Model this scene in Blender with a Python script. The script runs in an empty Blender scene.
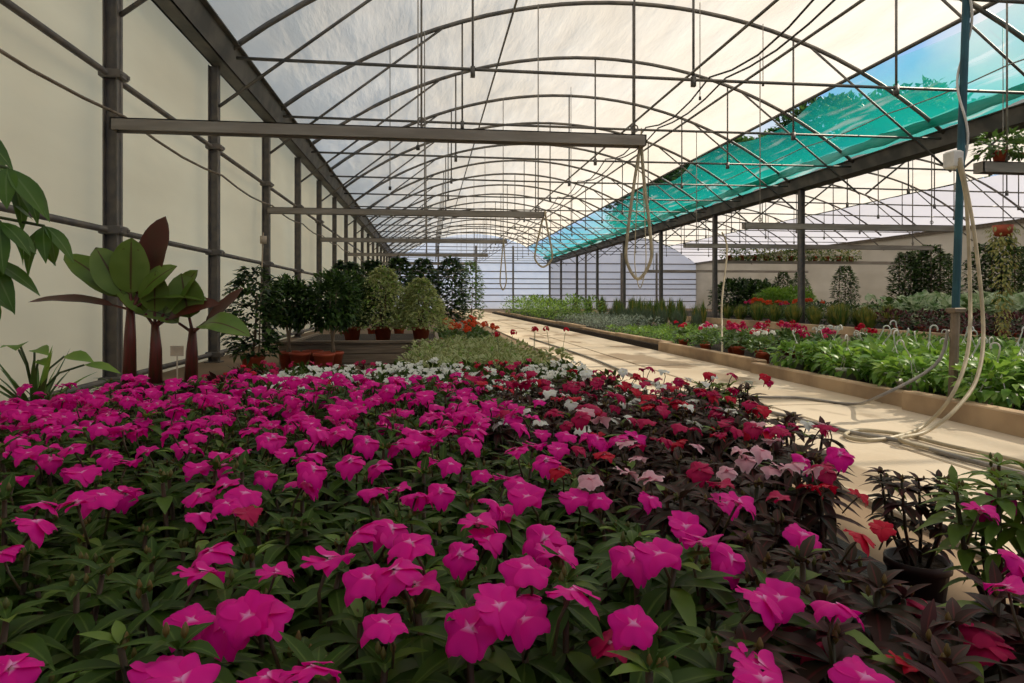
import bpy, math, random
from mathutils import Vector, Matrix, noise as mnoise
R = math.radians
rnd = random.Random(11)
S = bpy.context.scene
COL = S.collection

# ------------------------------------------------------------------ camera
F = 660.0; HZ = 299.0; CH = 0.68; YAW = 7.25
cam_d = bpy.data.cameras.new('camera'); cam = bpy.data.objects.new('camera', cam_d); COL.objects.link(cam)
cam.location = (0, 0, CH); cam.rotation_euler = (R(90), 0, R(-YAW))
cam_d.sensor_width = 36; cam_d.lens = 36 * F / 1024; cam_d.shift_y = -(341.5 - HZ) / 1024
cam_d.clip_start = .02; cam_d.clip_end = 400
S.camera = cam

# ------------------------------------------------------------------ sky, sun, exposure
S.view_settings.view_transform = 'Standard'; S.view_settings.look = 'None'
S.view_settings.gamma = 1; S.view_settings.use_curve_mapping = False
S.view_settings.exposure = 0.4
w = bpy.data.worlds.new('sky'); S.world = w; w.use_nodes = True
nt = w.node_tree; nt.nodes.clear()
out = nt.nodes.new('ShaderNodeOutputWorld'); bg = nt.nodes.new('ShaderNodeBackground')
tc = nt.nodes.new('ShaderNodeTexCoord'); nz = nt.nodes.new('ShaderNodeTexNoise')
nz.inputs['Scale'].default_value = 3.2; nz.inputs['Detail'].default_value = 6
rp = nt.nodes.new('ShaderNodeValToRGB')
rp.color_ramp.elements[0].position = .42; rp.color_ramp.elements[0].color = (.3, .56, .92, 1)
rp.color_ramp.elements[1].position = .62; rp.color_ramp.elements[1].color = (1.0, .97, .9, 1)
nt.links.new(tc.outputs['Generated'], nz.inputs['Vector']); nt.links.new(nz.outputs['Fac'], rp.inputs['Fac'])
nt.links.new(rp.outputs['Color'], bg.inputs['Color']); bg.inputs['Strength'].default_value = .75
nt.links.new(bg.outputs['Background'], out.inputs['Surface'])
sun_d = bpy.data.lights.new('sun', 'SUN'); sun_d.energy = 4.6; sun_d.angle = R(.8); sun_d.color = (1, .88, .7)
sun = bpy.data.objects.new('sun', sun_d); COL.objects.link(sun)
sun_from = Vector((1.0, .22, .76)).normalized()
sun.rotation_euler = (-sun_from).to_track_quat('-Z', 'Y').to_euler(); sun.location = (30, 10, 25)

# ------------------------------------------------------------------ pixel helpers (photo frame 1024 x 683)
cs, sn = math.cos(R(YAW)), math.sin(R(YAW))
def at_d(px, py, d):
    xr = (px - 512) / F * d
    return Vector((d * sn + xr * cs, d * cs - xr * sn, CH - (py - HZ) / F * d))
def at_z(px, py, z): return at_d(px, py, (CH - z) * F / (py - HZ))
def pix(p):
    d = p[0] * sn + p[1] * cs
    return 512 + F * (p[0] * cs - p[1] * sn) / d, HZ + (CH - p[2]) * F / d, d
def X_at(px, d): return (px - 428) * cs * d / F
def Y_at(X, d): return (d - X * sn) / cs
def spot(px, d): X = X_at(px, d); return X, Y_at(X, d)

# ------------------------------------------------------------------ materials
def mat(name):
    m = bpy.data.materials.new(name); m.use_nodes = True; m.node_tree.nodes.clear()
    return m, m.node_tree.nodes, m.node_tree.links
def mixcol(N, L, fac, a, b):
    mx = N.new('ShaderNodeMix'); mx.data_type = 'RGBA'
    if fac is not None:
        if isinstance(fac, (int, float)): mx.inputs[0].default_value = fac
        else: L.new(fac, mx.inputs[0])
    for k, c in ((6, a), (7, b)):
        if isinstance(c, tuple): mx.inputs[k].default_value = (*c[:3], 1)
        else: L.new(c, mx.inputs[k])
    return mx.outputs[2]
def noise_fac(N, L, scale, lo=.4, hi=.6, detail=4, coord='Object', stretch=None):
    t = N.new('ShaderNodeTexCoord'); n = N.new('ShaderNodeTexNoise')
    n.inputs['Scale'].default_value = scale; n.inputs['Detail'].default_value = detail
    src = t.outputs[coord]
    if stretch:
        mp = N.new('ShaderNodeMapping'); mp.inputs['Scale'].default_value = stretch
        L.new(src, mp.inputs['Vector']); src = mp.outputs['Vector']
    L.new(src, n.inputs['Vector'])
    mr = N.new('ShaderNodeMapRange'); mr.inputs[1].default_value = lo; mr.inputs[2].default_value = hi
    L.new(n.outputs['Fac'], mr.inputs[0])
    return mr.outputs[0], n.outputs['Fac']
def solid(name, c1, c2=None, scale=6, rough=.6, metal=0, bump=0, lo=.4, hi=.62, stretch=None, detail=4, spec=.4):
    m, N, L = mat(name)
    o = N.new('ShaderNodeOutputMaterial'); b = N.new('ShaderNodeBsdfPrincipled')
    b.inputs['Roughness'].default_value = rough; b.inputs['Metallic'].default_value = metal
    b.inputs['Specular IOR Level'].default_value = spec
    f, raw = noise_fac(N, L, scale, lo, hi, detail, stretch=stretch)
    L.new(mixcol(N, L, f, c1, c2 or tuple(x * .75 for x in c1)), b.inputs['Base Color'])
    if bump:
        bp = N.new('ShaderNodeBump'); bp.inputs['Strength'].default_value = bump; bp.inputs['Distance'].default_value = .02
        L.new(raw, bp.inputs['Height']); L.new(bp.outputs['Normal'], b.inputs['Normal'])
    L.new(b.outputs['BSDF'], o.inputs['Surface'])
    return m
def leafmat(name, c1, c2, trans=.3, rough=.42, scale=14, edge=None, spec=.4, lo=.35, hi=.65):
    m, N, L = mat(name)
    o = N.new('ShaderNodeOutputMaterial'); b = N.new('ShaderNodeBsdfPrincipled'); t = N.new('ShaderNodeBsdfTranslucent')
    mx = N.new('ShaderNodeMixShader'); mx.inputs[0].default_value = trans
    b.inputs['Roughness'].default_value = rough; b.inputs['Specular IOR Level'].default_value = spec
    f, raw = noise_fac(N, L, scale, lo, hi, 2)
    c = mixcol(N, L, f, c1, c2)
    if edge:   # pale vein/edge from the vertex attribute t (0 midrib .. 1 edge)
        a = N.new('ShaderNodeAttribute'); a.attribute_name = 't'
        mr = N.new('ShaderNodeMapRange'); mr.inputs[1].default_value = edge[1]; mr.inputs[2].default_value = edge[2]
        L.new(a.outputs['Fac'], mr.inputs[0]); c = mixcol(N, L, mr.outputs[0], c, edge[0])
    L.new(c, b.inputs['Base Color'])
    hs = N.new('ShaderNodeHueSaturation'); hs.inputs['Value'].default_value = 1.5; hs.inputs['Hue'].default_value = .485
    L.new(c, hs.inputs['Color']); L.new(hs.outputs['Color'], t.inputs['Color'])
    L.new(b.outputs['BSDF'], mx.inputs[1]); L.new(t.outputs['BSDF'], mx.inputs[2]); L.new(mx.outputs[0], o.inputs['Surface'])
    return m
def petalmat(name, centre, body, rim, trans=.3):
    m, N, L = mat(name)
    o = N.new('ShaderNodeOutputMaterial'); b = N.new('ShaderNodeBsdfPrincipled'); t = N.new('ShaderNodeBsdfTranslucent')
    mx = N.new('ShaderNodeMixShader'); mx.inputs[0].default_value = trans
    b.inputs['Roughness'].default_value = .55; b.inputs['Specular IOR Level'].default_value = .25
    a = N.new('ShaderNodeAttribute'); a.attribute_name = 't'
    r = N.new('ShaderNodeValToRGB'); e = r.color_ramp.elements
    e[0].position = .04; e[0].color = (*centre, 1); e[1].position = .17; e[1].color = (*body, 1)
    e2 = e.new(.8); e2.color = (*body, 1); e2 = e.new(1.0); e2.color = (*rim, 1)
    L.new(a.outputs['Fac'], r.inputs['Fac'])
    f, raw = noise_fac(N, L, 90, .3, .7, 2)
    c = mixcol(N, L, f, r.outputs['Color'], r.outputs['Color'])
    L.new(r.outputs['Color'], b.inputs['Base Color']); L.new(r.outputs['Color'], t.inputs['Color'])
    L.new(b.outputs['BSDF'], mx.inputs[1]); L.new(t.outputs['BSDF'], mx.inputs[2]); L.new(mx.outputs[0], o.inputs['Surface'])
    return m
def filmmat(name, c1, c2, c3, trans=.7, clear=0.0, scale=.35, bump=.25):
    m, N, L = mat(name)
    o = N.new('ShaderNodeOutputMaterial'); d = N.new('ShaderNodeBsdfDiffuse'); t = N.new('ShaderNodeBsdfTranslucent')
    mx = N.new('ShaderNodeMixShader'); mx.inputs[0].default_value = trans
    f, raw = noise_fac(N, L, scale, .38, .64, 5)
    f2, raw2 = noise_fac(N, L, 2.2, .3, .75, 6, stretch=(1, .22, 1))
    c = mixcol(N, L, f, c1, c2)
    ff = N.new('ShaderNodeMath'); ff.operation = 'MULTIPLY'; ff.inputs[1].default_value = .5
    L.new(f2, ff.inputs[0]); c = mixcol(N, L, ff.outputs[0], c, c3)
    L.new(c, d.inputs['Color']); L.new(c, t.inputs['Color'])
    if bump:
        bp = N.new('ShaderNodeBump'); bp.inputs['Strength'].default_value = bump; bp.inputs['Distance'].default_value = .12
        L.new(raw2, bp.inputs['Height']); L.new(bp.outputs['Normal'], d.inputs['Normal']); L.new(bp.outputs['Normal'], t.inputs['Normal'])
    L.new(d.outputs[0], mx.inputs[1]); L.new(t.outputs[0], mx.inputs[2])
    s = mx.outputs[0]
    if clear:
        tr = N.new('ShaderNodeBsdfTransparent'); m2 = N.new('ShaderNodeMixShader'); m2.inputs[0].default_value = clear
        L.new(s, m2.inputs[1]); L.new(tr.outputs[0], m2.inputs[2]); s = m2.outputs[0]
    L.new(s, o.inputs['Surface'])
    return m

M = {}
M['steel'] = solid('galvanised_steel', (.13, .12, .115), (.19, .165, .14), 9, .55, .35, .1)
M['tube'] = solid('tube_steel', (.12, .115, .11), (.2, .18, .155), 5, .5, .4)
M['gutter'] = solid('gutter_steel', (.075, .075, .07), (.14, .13, .115), 3, .6, .3, .1)
M['rust'] = solid('rusty_steel', (.16, .12, .085), (.25, .2, .15), 7, .65, .2)
M['beam'] = solid('weathered_beam', (.23, .2, .165), (.32, .29, .25), 4, .6, .15, .05, stretch=(.4, 3, 3))
M['teal_post'] = solid('teal_paint', (.02, .075, .1), (.03, .11, .14), 8, .5, .1)
M['cable'] = solid('black_cable', (.02, .02, .02), (.05, .045, .04), 9, .5)
M['hose'] = solid('cream_hose', (.5, .42, .28), (.36, .3, .2), 12, .45, stretch=(1, 1, 1))
M['grey_hose'] = solid('grey_hose', (.3, .27, .23), (.2, .18, .16), 10, .45)
M['white_plastic'] = solid('white_plastic', (.8, .78, .74), (.62, .6, .56), 10, .4)
M['tag'] = solid('cream_card', (.62, .5, .38), (.5, .4, .3), 9, .7)
M['terracotta'] = solid('terracotta_plastic', (.42, .075, .03), (.33, .055, .025), 12, .55)
M['darkpot'] = solid('dark_red_pot', (.045, .014, .01), (.03, .01, .008), 14, .5)
M['blackpot'] = solid('black_pot', (.012, .012, .012), (.02, .018, .016), 14, .5)
M['soil'] = solid('potting_soil', (.022, .015, .01), (.05, .035, .022), 60, .95, 0, .8)
M['mat_cloth'] = solid('black_ground_cloth', (.012, .013, .012), (.022, .022, .02), 120, .8, 0, .3)
M['concrete'] = solid('tan_concrete', (.22, .145, .082), (.165, .11, .063), 1.6, .85, 0, .15, detail=8)
M['kerb'] = solid('kerb_concrete', (.55, .39, .24), (.32, .22, .135), 2.4, .85, 0, .3, detail=8)
M['wood'] = solid('grey_wood', (.27, .21, .15), (.17, .13, .095), 5, .8, 0, .3, stretch=(.5, 6, 14))
M['stem'] = solid('red_stem', (.09, .03, .018), (.06, .05, .02), 12, .5)
M['greenstem'] = solid('green_stem', (.08, .12, .03), (.06, .08, .025), 12, .5)
M['bark'] = solid('bark', (.2, .14, .09), (.12, .085, .055), 18, .85, 0, .4)
M['palebark'] = solid('pale_bark', (.42, .33, .23), (.3, .23, .16), 18, .85, 0, .3)
# wall: cream sheeting, slightly translucent, with water stains running down
M['wall'] = filmmat('cream_sheeting', (.96, .81, .54), (.9, .74, .48), (.72, .58, .37), .45, 0, .6, .08)
M['wall_grey'] = filmmat('grey_sheeting', (.72, .68, .6), (.62, .58, .5), (.5, .46, .38), .12, 0, .5, .08)
M['film'] = filmmat('cream_roof_film', (.82, .77, .7), (.79, .715, .61), (.65, .56, .46), .66, 0, .22, .5)
M['film_pale'] = filmmat('pale_roof_film', (.6, .58, .63), (.55, .53, .58), (.62, .6, .61), .6, 0, .3, .2)
M['film_blue'] = filmmat('blue_end_film', (.76, .77, .85), (.86, .84, .86), (.66, .69, .78), .72, 0, .3, .2)

def path_material():
    m, N, L = mat('pale_path_concrete')
    o = N.new('ShaderNodeOutputMaterial'); b = N.new('ShaderNodeBsdfPrincipled'); b.inputs['Roughness'].default_value = .8
    f, raw = noise_fac(N, L, 1.1, .42, .62, 9)
    f2, raw2 = noise_fac(N, L, .9, .56, .6, 7, stretch=(1.6, .7, 1))
    f3, raw3 = noise_fac(N, L, 40, .3, .7, 3)
    c = mixcol(N, L, f, (.62, .52, .39), (.5, .4, .28))
    c = mixcol(N, L, f3, c, c)
    c = mixcol(N, L, f2, c, (.3, .22, .14))
    L.new(c, b.inputs['Base Color'])
    bp = N.new('ShaderNodeBump'); bp.inputs['Strength'].default_value = .15; bp.inputs['Distance'].default_value = .01
    L.new(raw3, bp.inputs['Height']); L.new(bp.outputs['Normal'], b.inputs['Normal'])
    L.new(b.outputs['BSDF'], o.inputs['Surface'])
    return m
M['path'] = path_material()
def net_material(name, cov, col, dark):
    m, N, L = mat(name)
    o = N.new('ShaderNodeOutputMaterial'); d = N.new('ShaderNodeBsdfDiffuse'); t = N.new('ShaderNodeBsdfTranslucent')
    mx = N.new('ShaderNodeMixShader'); mx.inputs[0].default_value = .6; tr = N.new('ShaderNodeBsdfTransparent')
    f, raw = noise_fac(N, L, .9, .4, .62, 4, stretch=(3, .4, 1))
    c = mixcol(N, L, f, col, dark)
    f4, raw4 = noise_fac(N, L, 1.6, .56, .66, 5, stretch=(5, .35, 1)); c = mixcol(N, L, f4, c, (.4, .66, .64))  # pale streaks: glints on the net's folds, painted into its colour
    L.new(c, d.inputs[0]); L.new(c, t.inputs[0]); L.new(d.outputs[0], mx.inputs[1]); L.new(t.outputs[0], mx.inputs[2])
    m2 = N.new('ShaderNodeMixShader')
    f2, raw2 = noise_fac(N, L, .8, .3, .7, 3)
    at = N.new('ShaderNodeAttribute'); at.attribute_name = 't'   # the net hangs double towards the gutter (t = 1)
    sm = N.new('ShaderNodeMath'); sm.operation = 'MULTIPLY_ADD'; sm.inputs[1].default_value = .3; L.new(f2, sm.inputs[0]); L.new(at.outputs['Fac'], sm.inputs[2])
    mr = N.new('ShaderNodeMapRange'); mr.inputs[1].default_value = 0; mr.inputs[2].default_value = 1.2
    mr.inputs[3].default_value = cov - .22; mr.inputs[4].default_value = min(1, cov + .3)
    L.new(sm.outputs[0], mr.inputs[0]); L.new(mr.outputs[0], m2.inputs[0])
    L.new(tr.outputs[0], m2.inputs[1]); L.new(mx.outputs[0], m2.inputs[2]); L.new(m2.outputs[0], o.inputs['Surface'])
    return m
M['net'] = net_material('teal_shade_net', .4, (.01, .5, .42), (.01, .42, .4))
M['netfold'] = net_material('folded_shade_net', .93, (.01, .3, .22), (.25, .55, .5))

M['imp_leaf'] = leafmat('impatiens_leaf', (.03, .068, .009), (.055, .1, .014), .2, .42, 18, ((.1, .16, .03), .18, .0), .14)
M['bronze_leaf'] = leafmat('bronze_leaf', (.055, .013, .016), (.035, .03, .015), .2, .45, 16, ((.13, .025, .025), .18, .0), .16)
M['yellow_leaf'] = leafmat('fresh_leaf', (.17, .26, .03), (.1, .18, .025), .3, .45, 16)
M['bush_leaf'] = leafmat('bush_leaf', (.05, .115, .022), (.09, .165, .034), .25, .45, 12)
M['dark_leaf'] = leafmat('dark_leaf', (.016, .04, .014), (.03, .06, .018), .2, .4, 12)
M['lime_leaf'] = leafmat('lime_leaf', (.22, .36, .05), (.13, .26, .035), .35, .45, 10)
M['bright_leaf'] = leafmat('bright_leaf', (.2, .36, .055), (.1, .24, .035), .35, .4, 10)
M['cream_leaf'] = leafmat('variegated_leaf', (.2, .26, .07), (.3, .34, .13), .25, .45, 30, ((.55, .55, .32), .55, .95))
M['varieg_tree'] = leafmat('variegated_tree_leaf', (.22, .28, .075), (.32, .37, .13), .35, .45, 24, ((.55, .56, .3), .4, .9))
M['silver_leaf'] = leafmat('silver_leaf', (.34, .4, .32), (.22, .28, .2), .2, .6, 12)
M['grey_leaf'] = leafmat('grey_green_leaf', (.07, .11, .06), (.11, .15, .085), .2, .55, 12)
M['strap_leaf'] = leafmat('strap_leaf', (.1, .16, .03), (.3, .26, .05), .25, .4, 8)
M['maroon_leaf'] = leafmat('maroon_leaf', (.16, .02, .035), (.06, .03, .02), .25, .45, 9)
M['white_green'] = leafmat('white_green_leaf', (.55, .62, .42), (.12, .24, .07), .3, .45, 12)
M['gold_leaf'] = leafmat('gold_leaf', (.36, .33, .1), (.24, .26, .08), .3, .5, 14)
M['pachira_leaf'] = leafmat('pachira_leaf', (.045, .12, .012), (.09, .19, .02), .35, .35, 9, ((.14, .24, .06), .15, .0))
M['banana_leaf'] = leafmat('banana_leaf', (.13, .23, .03), (.19, .29, .05), .3, .28, 6, ((.1, .035, .02), .1, .0))
M['banana_under'] = leafmat('banana_underside', (.13, .025, .016), (.1, .04, .02), .25, .35, 6)
M['banana_stem'] = solid('banana_stem', (.14, .022, .018), (.075, .03, .015), 9, .4, 0, .1, stretch=(6, 6, .8))
M['magenta'] = petalmat('magenta_petal', (.97, .45, .78), (.9, .004, .36), (.74, .003, .27), .38)
M['red'] = petalmat('red_petal', (.4, .005, .02), (.6, .003, .035), (.48, .002, .03))
M['crimson'] = petalmat('crimson_petal', (.5, .02, .1), (.52, .003, .09), (.42, .002, .06))
M['pink'] = petalmat('pale_pink_petal', (.6, .06, .15), (.8, .42, .5), (.85, .62, .64))
M['white'] = petalmat('white_petal', (.7, .7, .3), (.82, .82, .76), (.85, .85, .8))
M['orange'] = petalmat('orange_petal', (.7, .1, .02), (.75, .09, .02), (.68, .06, .015))
M['hotpink'] = petalmat('hot_pink_petal', (.6, .02, .12), (.68, .03, .16), (.6, .02, .12))
M['bud'] = solid('bud', (.16, .1, .025), (.1, .11, .025), 20, .5)

# ------------------------------------------------------------------ mesh builder
class MB:
    def __init__(s): s.v = []; s.f = []; s.m = []; s.t = []; s.mats = []
    def slot(s, m):
        if m not in s.mats: s.mats.append(m)
        return s.mats.index(m)
    def add(s, vs, fs, m, ts=None):
        b = len(s.v); k = s.slot(m)
        s.v.extend(vs); s.t.extend(ts if ts else [0.5] * len(vs))
        for f in fs: s.f.append([i + b for i in f]); s.m.append(k)
    def box(s, x0, x1, y0, y1, z0, z1, m, bev=0):
        if not bev:
            vs = [(x, y, z) for z in (z0, z1) for y in (y0, y1) for x in (x0, x1)]
            s.add(vs, [(0, 2, 3, 1), (4, 5, 7, 6), (0, 1, 5, 4), (2, 6, 7, 3), (0, 4, 6, 2), (1, 3, 7, 5)], m); return
        b = bev; vs = []
        for z, i in ((z0, b), (z0 + b, 0), (z1 - b, 0), (z1, b)):
            vs += [(x0 + i, y0 + i, z), (x1 - i, y0 + i, z), (x1 - i, y1 - i, z), (x0 + i, y1 - i, z)]
        fs = [(3, 2, 1, 0), (12, 13, 14, 15)]
        for r in range(3):
            for k in range(4): fs.append((r * 4 + k, r * 4 + (k + 1) % 4, r * 4 + 4 + (k + 1) % 4, r * 4 + 4 + k))
        s.add(vs, fs, m)
    def tube(s, pts, r, m, n=8, closed=False):
        pts = [Vector(p) for p in pts]; k = len(pts)
        rs = r if isinstance(r, (list, tuple)) else [r] * k
        vs = []; ref = None
        for i, p in enumerate(pts):
            if closed: d = pts[(i + 1) % k] - pts[i - 1]
            else: d = pts[min(i + 1, k - 1)] - pts[max(i - 1, 0)]
            d.normalize()
            if ref is None: ref = Vector((0, 0, 1)) if abs(d.z) < .9 else Vector((1, 0, 0))
            a = d.cross(ref)
            if a.length < 1e-4: a = d.orthogonal()
            a.normalize(); b = a.cross(d); ref = b if abs(b.dot(d)) < .5 else ref
            for j in range(n):
                th = 2 * math.pi * j / n
                vs.append(tuple(p + (a * math.cos(th) + b * math.sin(th)) * rs[i]))
        fs = []
        for i in range(k if closed else k - 1):
            for j in range(n):
                i2 = (i + 1) % k
                fs.append((i * n + j, i * n + (j + 1) % n, i2 * n + (j + 1) % n, i2 * n + j))
        if not closed:
            fs.append(tuple(range(n))[::-1]); fs.append(tuple((k - 1) * n + j for j in range(n)))
        s.add(vs, fs, m)
    def lathe(s, prof, m, n=20, o=(0, 0, 0), cap=False):
        vs = []; k = len(prof)
        for r, z in prof:
            for j in range(n):
                th = 2 * math.pi * j / n
                vs.append((o[0] + r * math.cos(th), o[1] + r * math.sin(th), o[2] + z))
        fs = []
        for i in range(k - 1):
            for j in range(n): fs.append((i * n + j, i * n + (j + 1) % n, (i + 1) * n + (j + 1) % n, (i + 1) * n + j))
        if cap: fs.append(tuple(range(n))[::-1]); fs.append(tuple((k - 1) * n + j for j in range(n)))
        s.add(vs, fs, m)
    def leaf(s, o, d, up, L, w, m, bend=.35, fold=.3, segs=4, p=.85, q=1.0, under=None, wave=0, base=0):
        o = Vector(o); d = Vector(d).normalized(); up = Vector(up)
        side = d.cross(up)
        if side.length < 1e-3: side = d.orthogonal()
        side.normalize(); n = side.cross(d).normalized()
        vs = []; ts = []
        for i in range(segs + 1):
            u = i / segs
            c = o + d * (L * (u - .18 * bend * u * u)) - n * (bend * L * u * u)
            hw = w * .5 * max(.02 if i in (0, segs) else .1, math.sin(math.pi * min(1, max(0, base + (1 - base) * u)) ** p) ** q)
            wz = wave * w * math.sin(u * 17 + L * 90)
            vs += [tuple(c - side * hw + n * (fold * hw + wz)), tuple(c), tuple(c + side * hw + n * (fold * hw - wz))]
            ts += [1, 0, 1]
        fs = []
        for i in range(segs):
            a = i * 3; fs += [(a, a + 1, a + 4, a + 3), (a + 1, a + 2, a + 5, a + 4)]
        s.add(vs, fs, m, ts)
        if under is not None:
            s.add([tuple(Vector(v) - n * .0025) for v in vs], [f[::-1] for f in fs], under, ts)
    def flower(s, o, n, rad, m, petals=5, cup=.1, seg=4, cross=4, width=1.25, rot=0, notch=.14, droop=0, rg=rnd):
        o = Vector(o); n = Vector(n).normalized(); a = n.orthogonal().normalized(); b = n.cross(a)
        for k in range(petals):
            th = rot + 2 * math.pi * (k + rg.uniform(-.08, .08)) / petals
            d = a * math.cos(th) + b * math.sin(th); sd = n.cross(d)
            L = rad * rg.uniform(.9, 1.08); cz = cup + rg.uniform(-.22, .22); tw = rg.uniform(-.3, .3); kk = rg.uniform(0, 6)
            vs = []; ts = []
            for i in range(seg + 1):
                u = i / seg
                hw = L * width * .5 * (.12 + .88 * math.sin(min(1, u * 1.0) ** .75 * math.pi * .62) / math.sin(math.pi * .5))
                for j in range(cross + 1):
                    c = -1 + 2 * j / cross
                    uu = u * L * (1 - notch * (1 - abs(c)) * u * u * .9 - .22 * abs(c) ** 2.5 * u)
                    h = cz * L * u - droop * L * u * u - .1 * L * c * c * u + tw * L * c * u + .05 * rad * k + .055 * L * u * u * math.sin(c * 6 + kk) + (.03 * L * u if petals == 5 and seg > 4 else 0) * abs(c)
                    vs.append(tuple(o + d * uu + sd * (c * hw) + n * h)); ts.append(u)
            fs = []
            W_ = cross + 1
            for i in range(seg):
                for j in range(cross): fs.append((i * W_ + j, i * W_ + j + 1, (i + 1) * W_ + j + 1, (i + 1) * W_ + j))
            s.add(vs, fs, m, ts)
    def mesh(s, name, smooth=True):
        me = bpy.data.meshes.new(name); me.from_pydata([tuple(v) for v in s.v], [], s.f)
        for m in s.mats: me.materials.append(M[m])
        me.polygons.foreach_set('material_index', s.m)
        if smooth: me.polygons.foreach_set('use_smooth', [True] * len(s.f))
        at = me.attributes.new('t', 'FLOAT', 'POINT'); at.data.foreach_set('value', s.t)
        me.update(); return me
    def build(s, name, parent=None, smooth=True, loc=(0, 0, 0)):
        return put(name, s.mesh(name, smooth), parent, loc)

def put(name, me, parent=None, loc=(0, 0, 0), rot=None, sc=1):
    o = bpy.data.objects.new(name, me); COL.objects.link(o)
    o.location = loc
    if rot is not None: o.rotation_euler = rot if isinstance(rot, (tuple, list)) else (0, 0, rot)
    if sc != 1: o.scale = (sc, sc, sc)
    if parent is not None: o.parent = parent
    return o
def tag(o, label, cat, group=None):
    o['label'] = label; o['category'] = cat
    if group: o['group'] = group
    return o
def thing(name, label, cat, loc=(0, 0, 0), group=None, rz=0, sc=1):
    o = bpy.data.objects.new(name, None); COL.objects.link(o); o.location = loc; o.rotation_euler = (0, 0, rz)
    o.empty_display_size = .05
    if sc != 1: o.scale = (sc, sc, sc)
    return tag(o, label, cat, group)
def struct(o): o['kind'] = 'structure'; return o
ORD = ['', 'first', 'second', 'third', 'fourth', 'fifth', 'sixth', 'seventh', 'eighth', 'ninth', 'tenth', 'eleventh', 'twelfth', 'thirteenth',
       'fourteenth', 'fifteenth', 'sixteenth', 'seventeenth', 'eighteenth', 'nineteenth', 'twentieth', 'twenty-first', 'twenty-second', 'twenty-third', 'twenty-fourth',
       'twenty-fifth', 'twenty-sixth', 'twenty-seventh', 'twenty-eighth', 'twenty-ninth', 'thirtieth', 'thirty-first', 'thirty-second']
NUM = ['no', 'one', 'two', 'three', 'four', 'five', 'six', 'seven', 'eight', 'nine', 'ten', 'eleven', 'twelve', 'thirteen', 'fourteen', 'fifteen', 'sixteen']

# ================================================================== SETTING
XL, XR, XR2 = -2.3, 8.5, 19.3          # left wall, valley gutter, far right wall
YB, YF = 46.0, -3.0                    # back wall, front end behind the camera
Y0, DY = 5.14, 2.3                     # first roof frame, spacing
GZ = CH + 2.5                          # underside of the gutters
AR, ARISE, ASPAN = 8.41, CH + 4.5, 5.2
def arch_z(x, cx): return ARISE - AR + math.sqrt(AR * AR - (x - cx) ** 2)
CX1, CX2 = 3.1, 13.9

b = MB(); b.box(-3.2, 20.2, YF - 1, YB + 1, -.2, 0, 'concrete'); struct(b.build('floor', smooth=False))
b = MB()
ys = [YF + (YB - YF) * i / 60 for i in range(61)]; zs = [0, .8, 1.6, 2.4, GZ + .18]
b.add([(XL - .13 - .012 * mnoise.noise((y * .8, z, 1)), y, z) for y in ys for z in zs],
      [(i * 5 + j, i * 5 + j + 1, i * 5 + j + 6, i * 5 + j + 5) for i in range(60) for j in range(4)], 'wall')
struct(b.build('wall_left'))
b = MB(); b.box(XR2 + .05, XR2 + .1, YF, YB, 0, GZ + .1, 'wall_grey'); struct(b.build('wall_right', smooth=False))
b = MB()
def gable(b, xa, xb, cx, y, m):
    n = 24
    xs = [xa + (xb - xa) * i / n for i in range(n + 1)]
    vs = [(x, y, 0) for x in xs] + [(x, y, max(GZ, arch_z(min(max(x, cx - ASPAN), cx + ASPAN), cx))) for x in xs]
    b.add(vs, [(i, i + 1, n + 2 + i, n + 1 + i) for i in range(n)], m)
gable(b, XL - .1, XR, CX1, YB, 'film_blue'); gable(b, XR, XR2 + .1, CX2, YB, 'film_pale')
struct(b.build('wall_back', smooth=False))
b = MB(); gable(b, XL - .1, XR, CX1, YF, 'film_pale'); gable(b, XR, XR2 + .1, CX2, YF, 'film_pale'); struct(b.build('wall_front', smooth=False))

def roof_film(name, xa, xb, cx, m, ripple):
    b = MB(); nx = 40; ny = 240
    for j in range(ny + 1):
        y = YF + (YB - YF) * j / ny
        ph = ((y - Y0) / DY) % 1
        for i in range(nx + 1):
            u = i / nx; x = xa + (xb - xa) * u
            z = arch_z(min(max(x, cx - 5.35), cx + 5.35), cx) + .05 - .05 * math.sin(math.pi * ph) * math.sin(math.pi * min(1, u * 1.1 + .05))
            z += ripple * mnoise.noise((x * 1.1 + y * .9, y * 2.1 - x * .7, 3.3)) * (1 - .75 * u)
            b.v.append((x, y, z)); b.t.append(0)
    k = b.slot(m)
    for j in range(ny):
        for i in range(nx):
            a = j * (nx + 1) + i; b.f.append([a, a + 1, a + nx + 2, a + nx + 1]); b.m.append(k)
    return struct(b.build(name))
roof_film('ceiling', XL + .2, 6.9, CX1, 'film', .06)
roof_film('ceiling_side_bay', XR + .2, 17.3, CX2, 'film', .03)
roof_film('ceiling_side_vent', 17.35, XR2 + .08, CX2, 'film_pale', .02)

# path slabs
b = MB()
jy = [1.0, 3.55, 6.0, 8.6, 11.2, 14, 17, 20, 24, 28, 32, 36, 40]
for a_, c_ in zip(jy, jy[1:]):
    b.box(1.44, 2.07, a_ + .012, c_ - .012, -.05, .022, 'path', .006)
    b.box(2.09, 2.9, a_ + .3 + .012, c_ + .3 - .012, -.05, .022, 'path', .006)
o = struct(b.build('floor_path', smooth=False))
b = MB(); b.box(-1.3, 1.15, .1, 4.35, 0, .006, 'mat_cloth'); o = b.build('floor_ground_cloth', smooth=False); struct(o)

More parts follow.
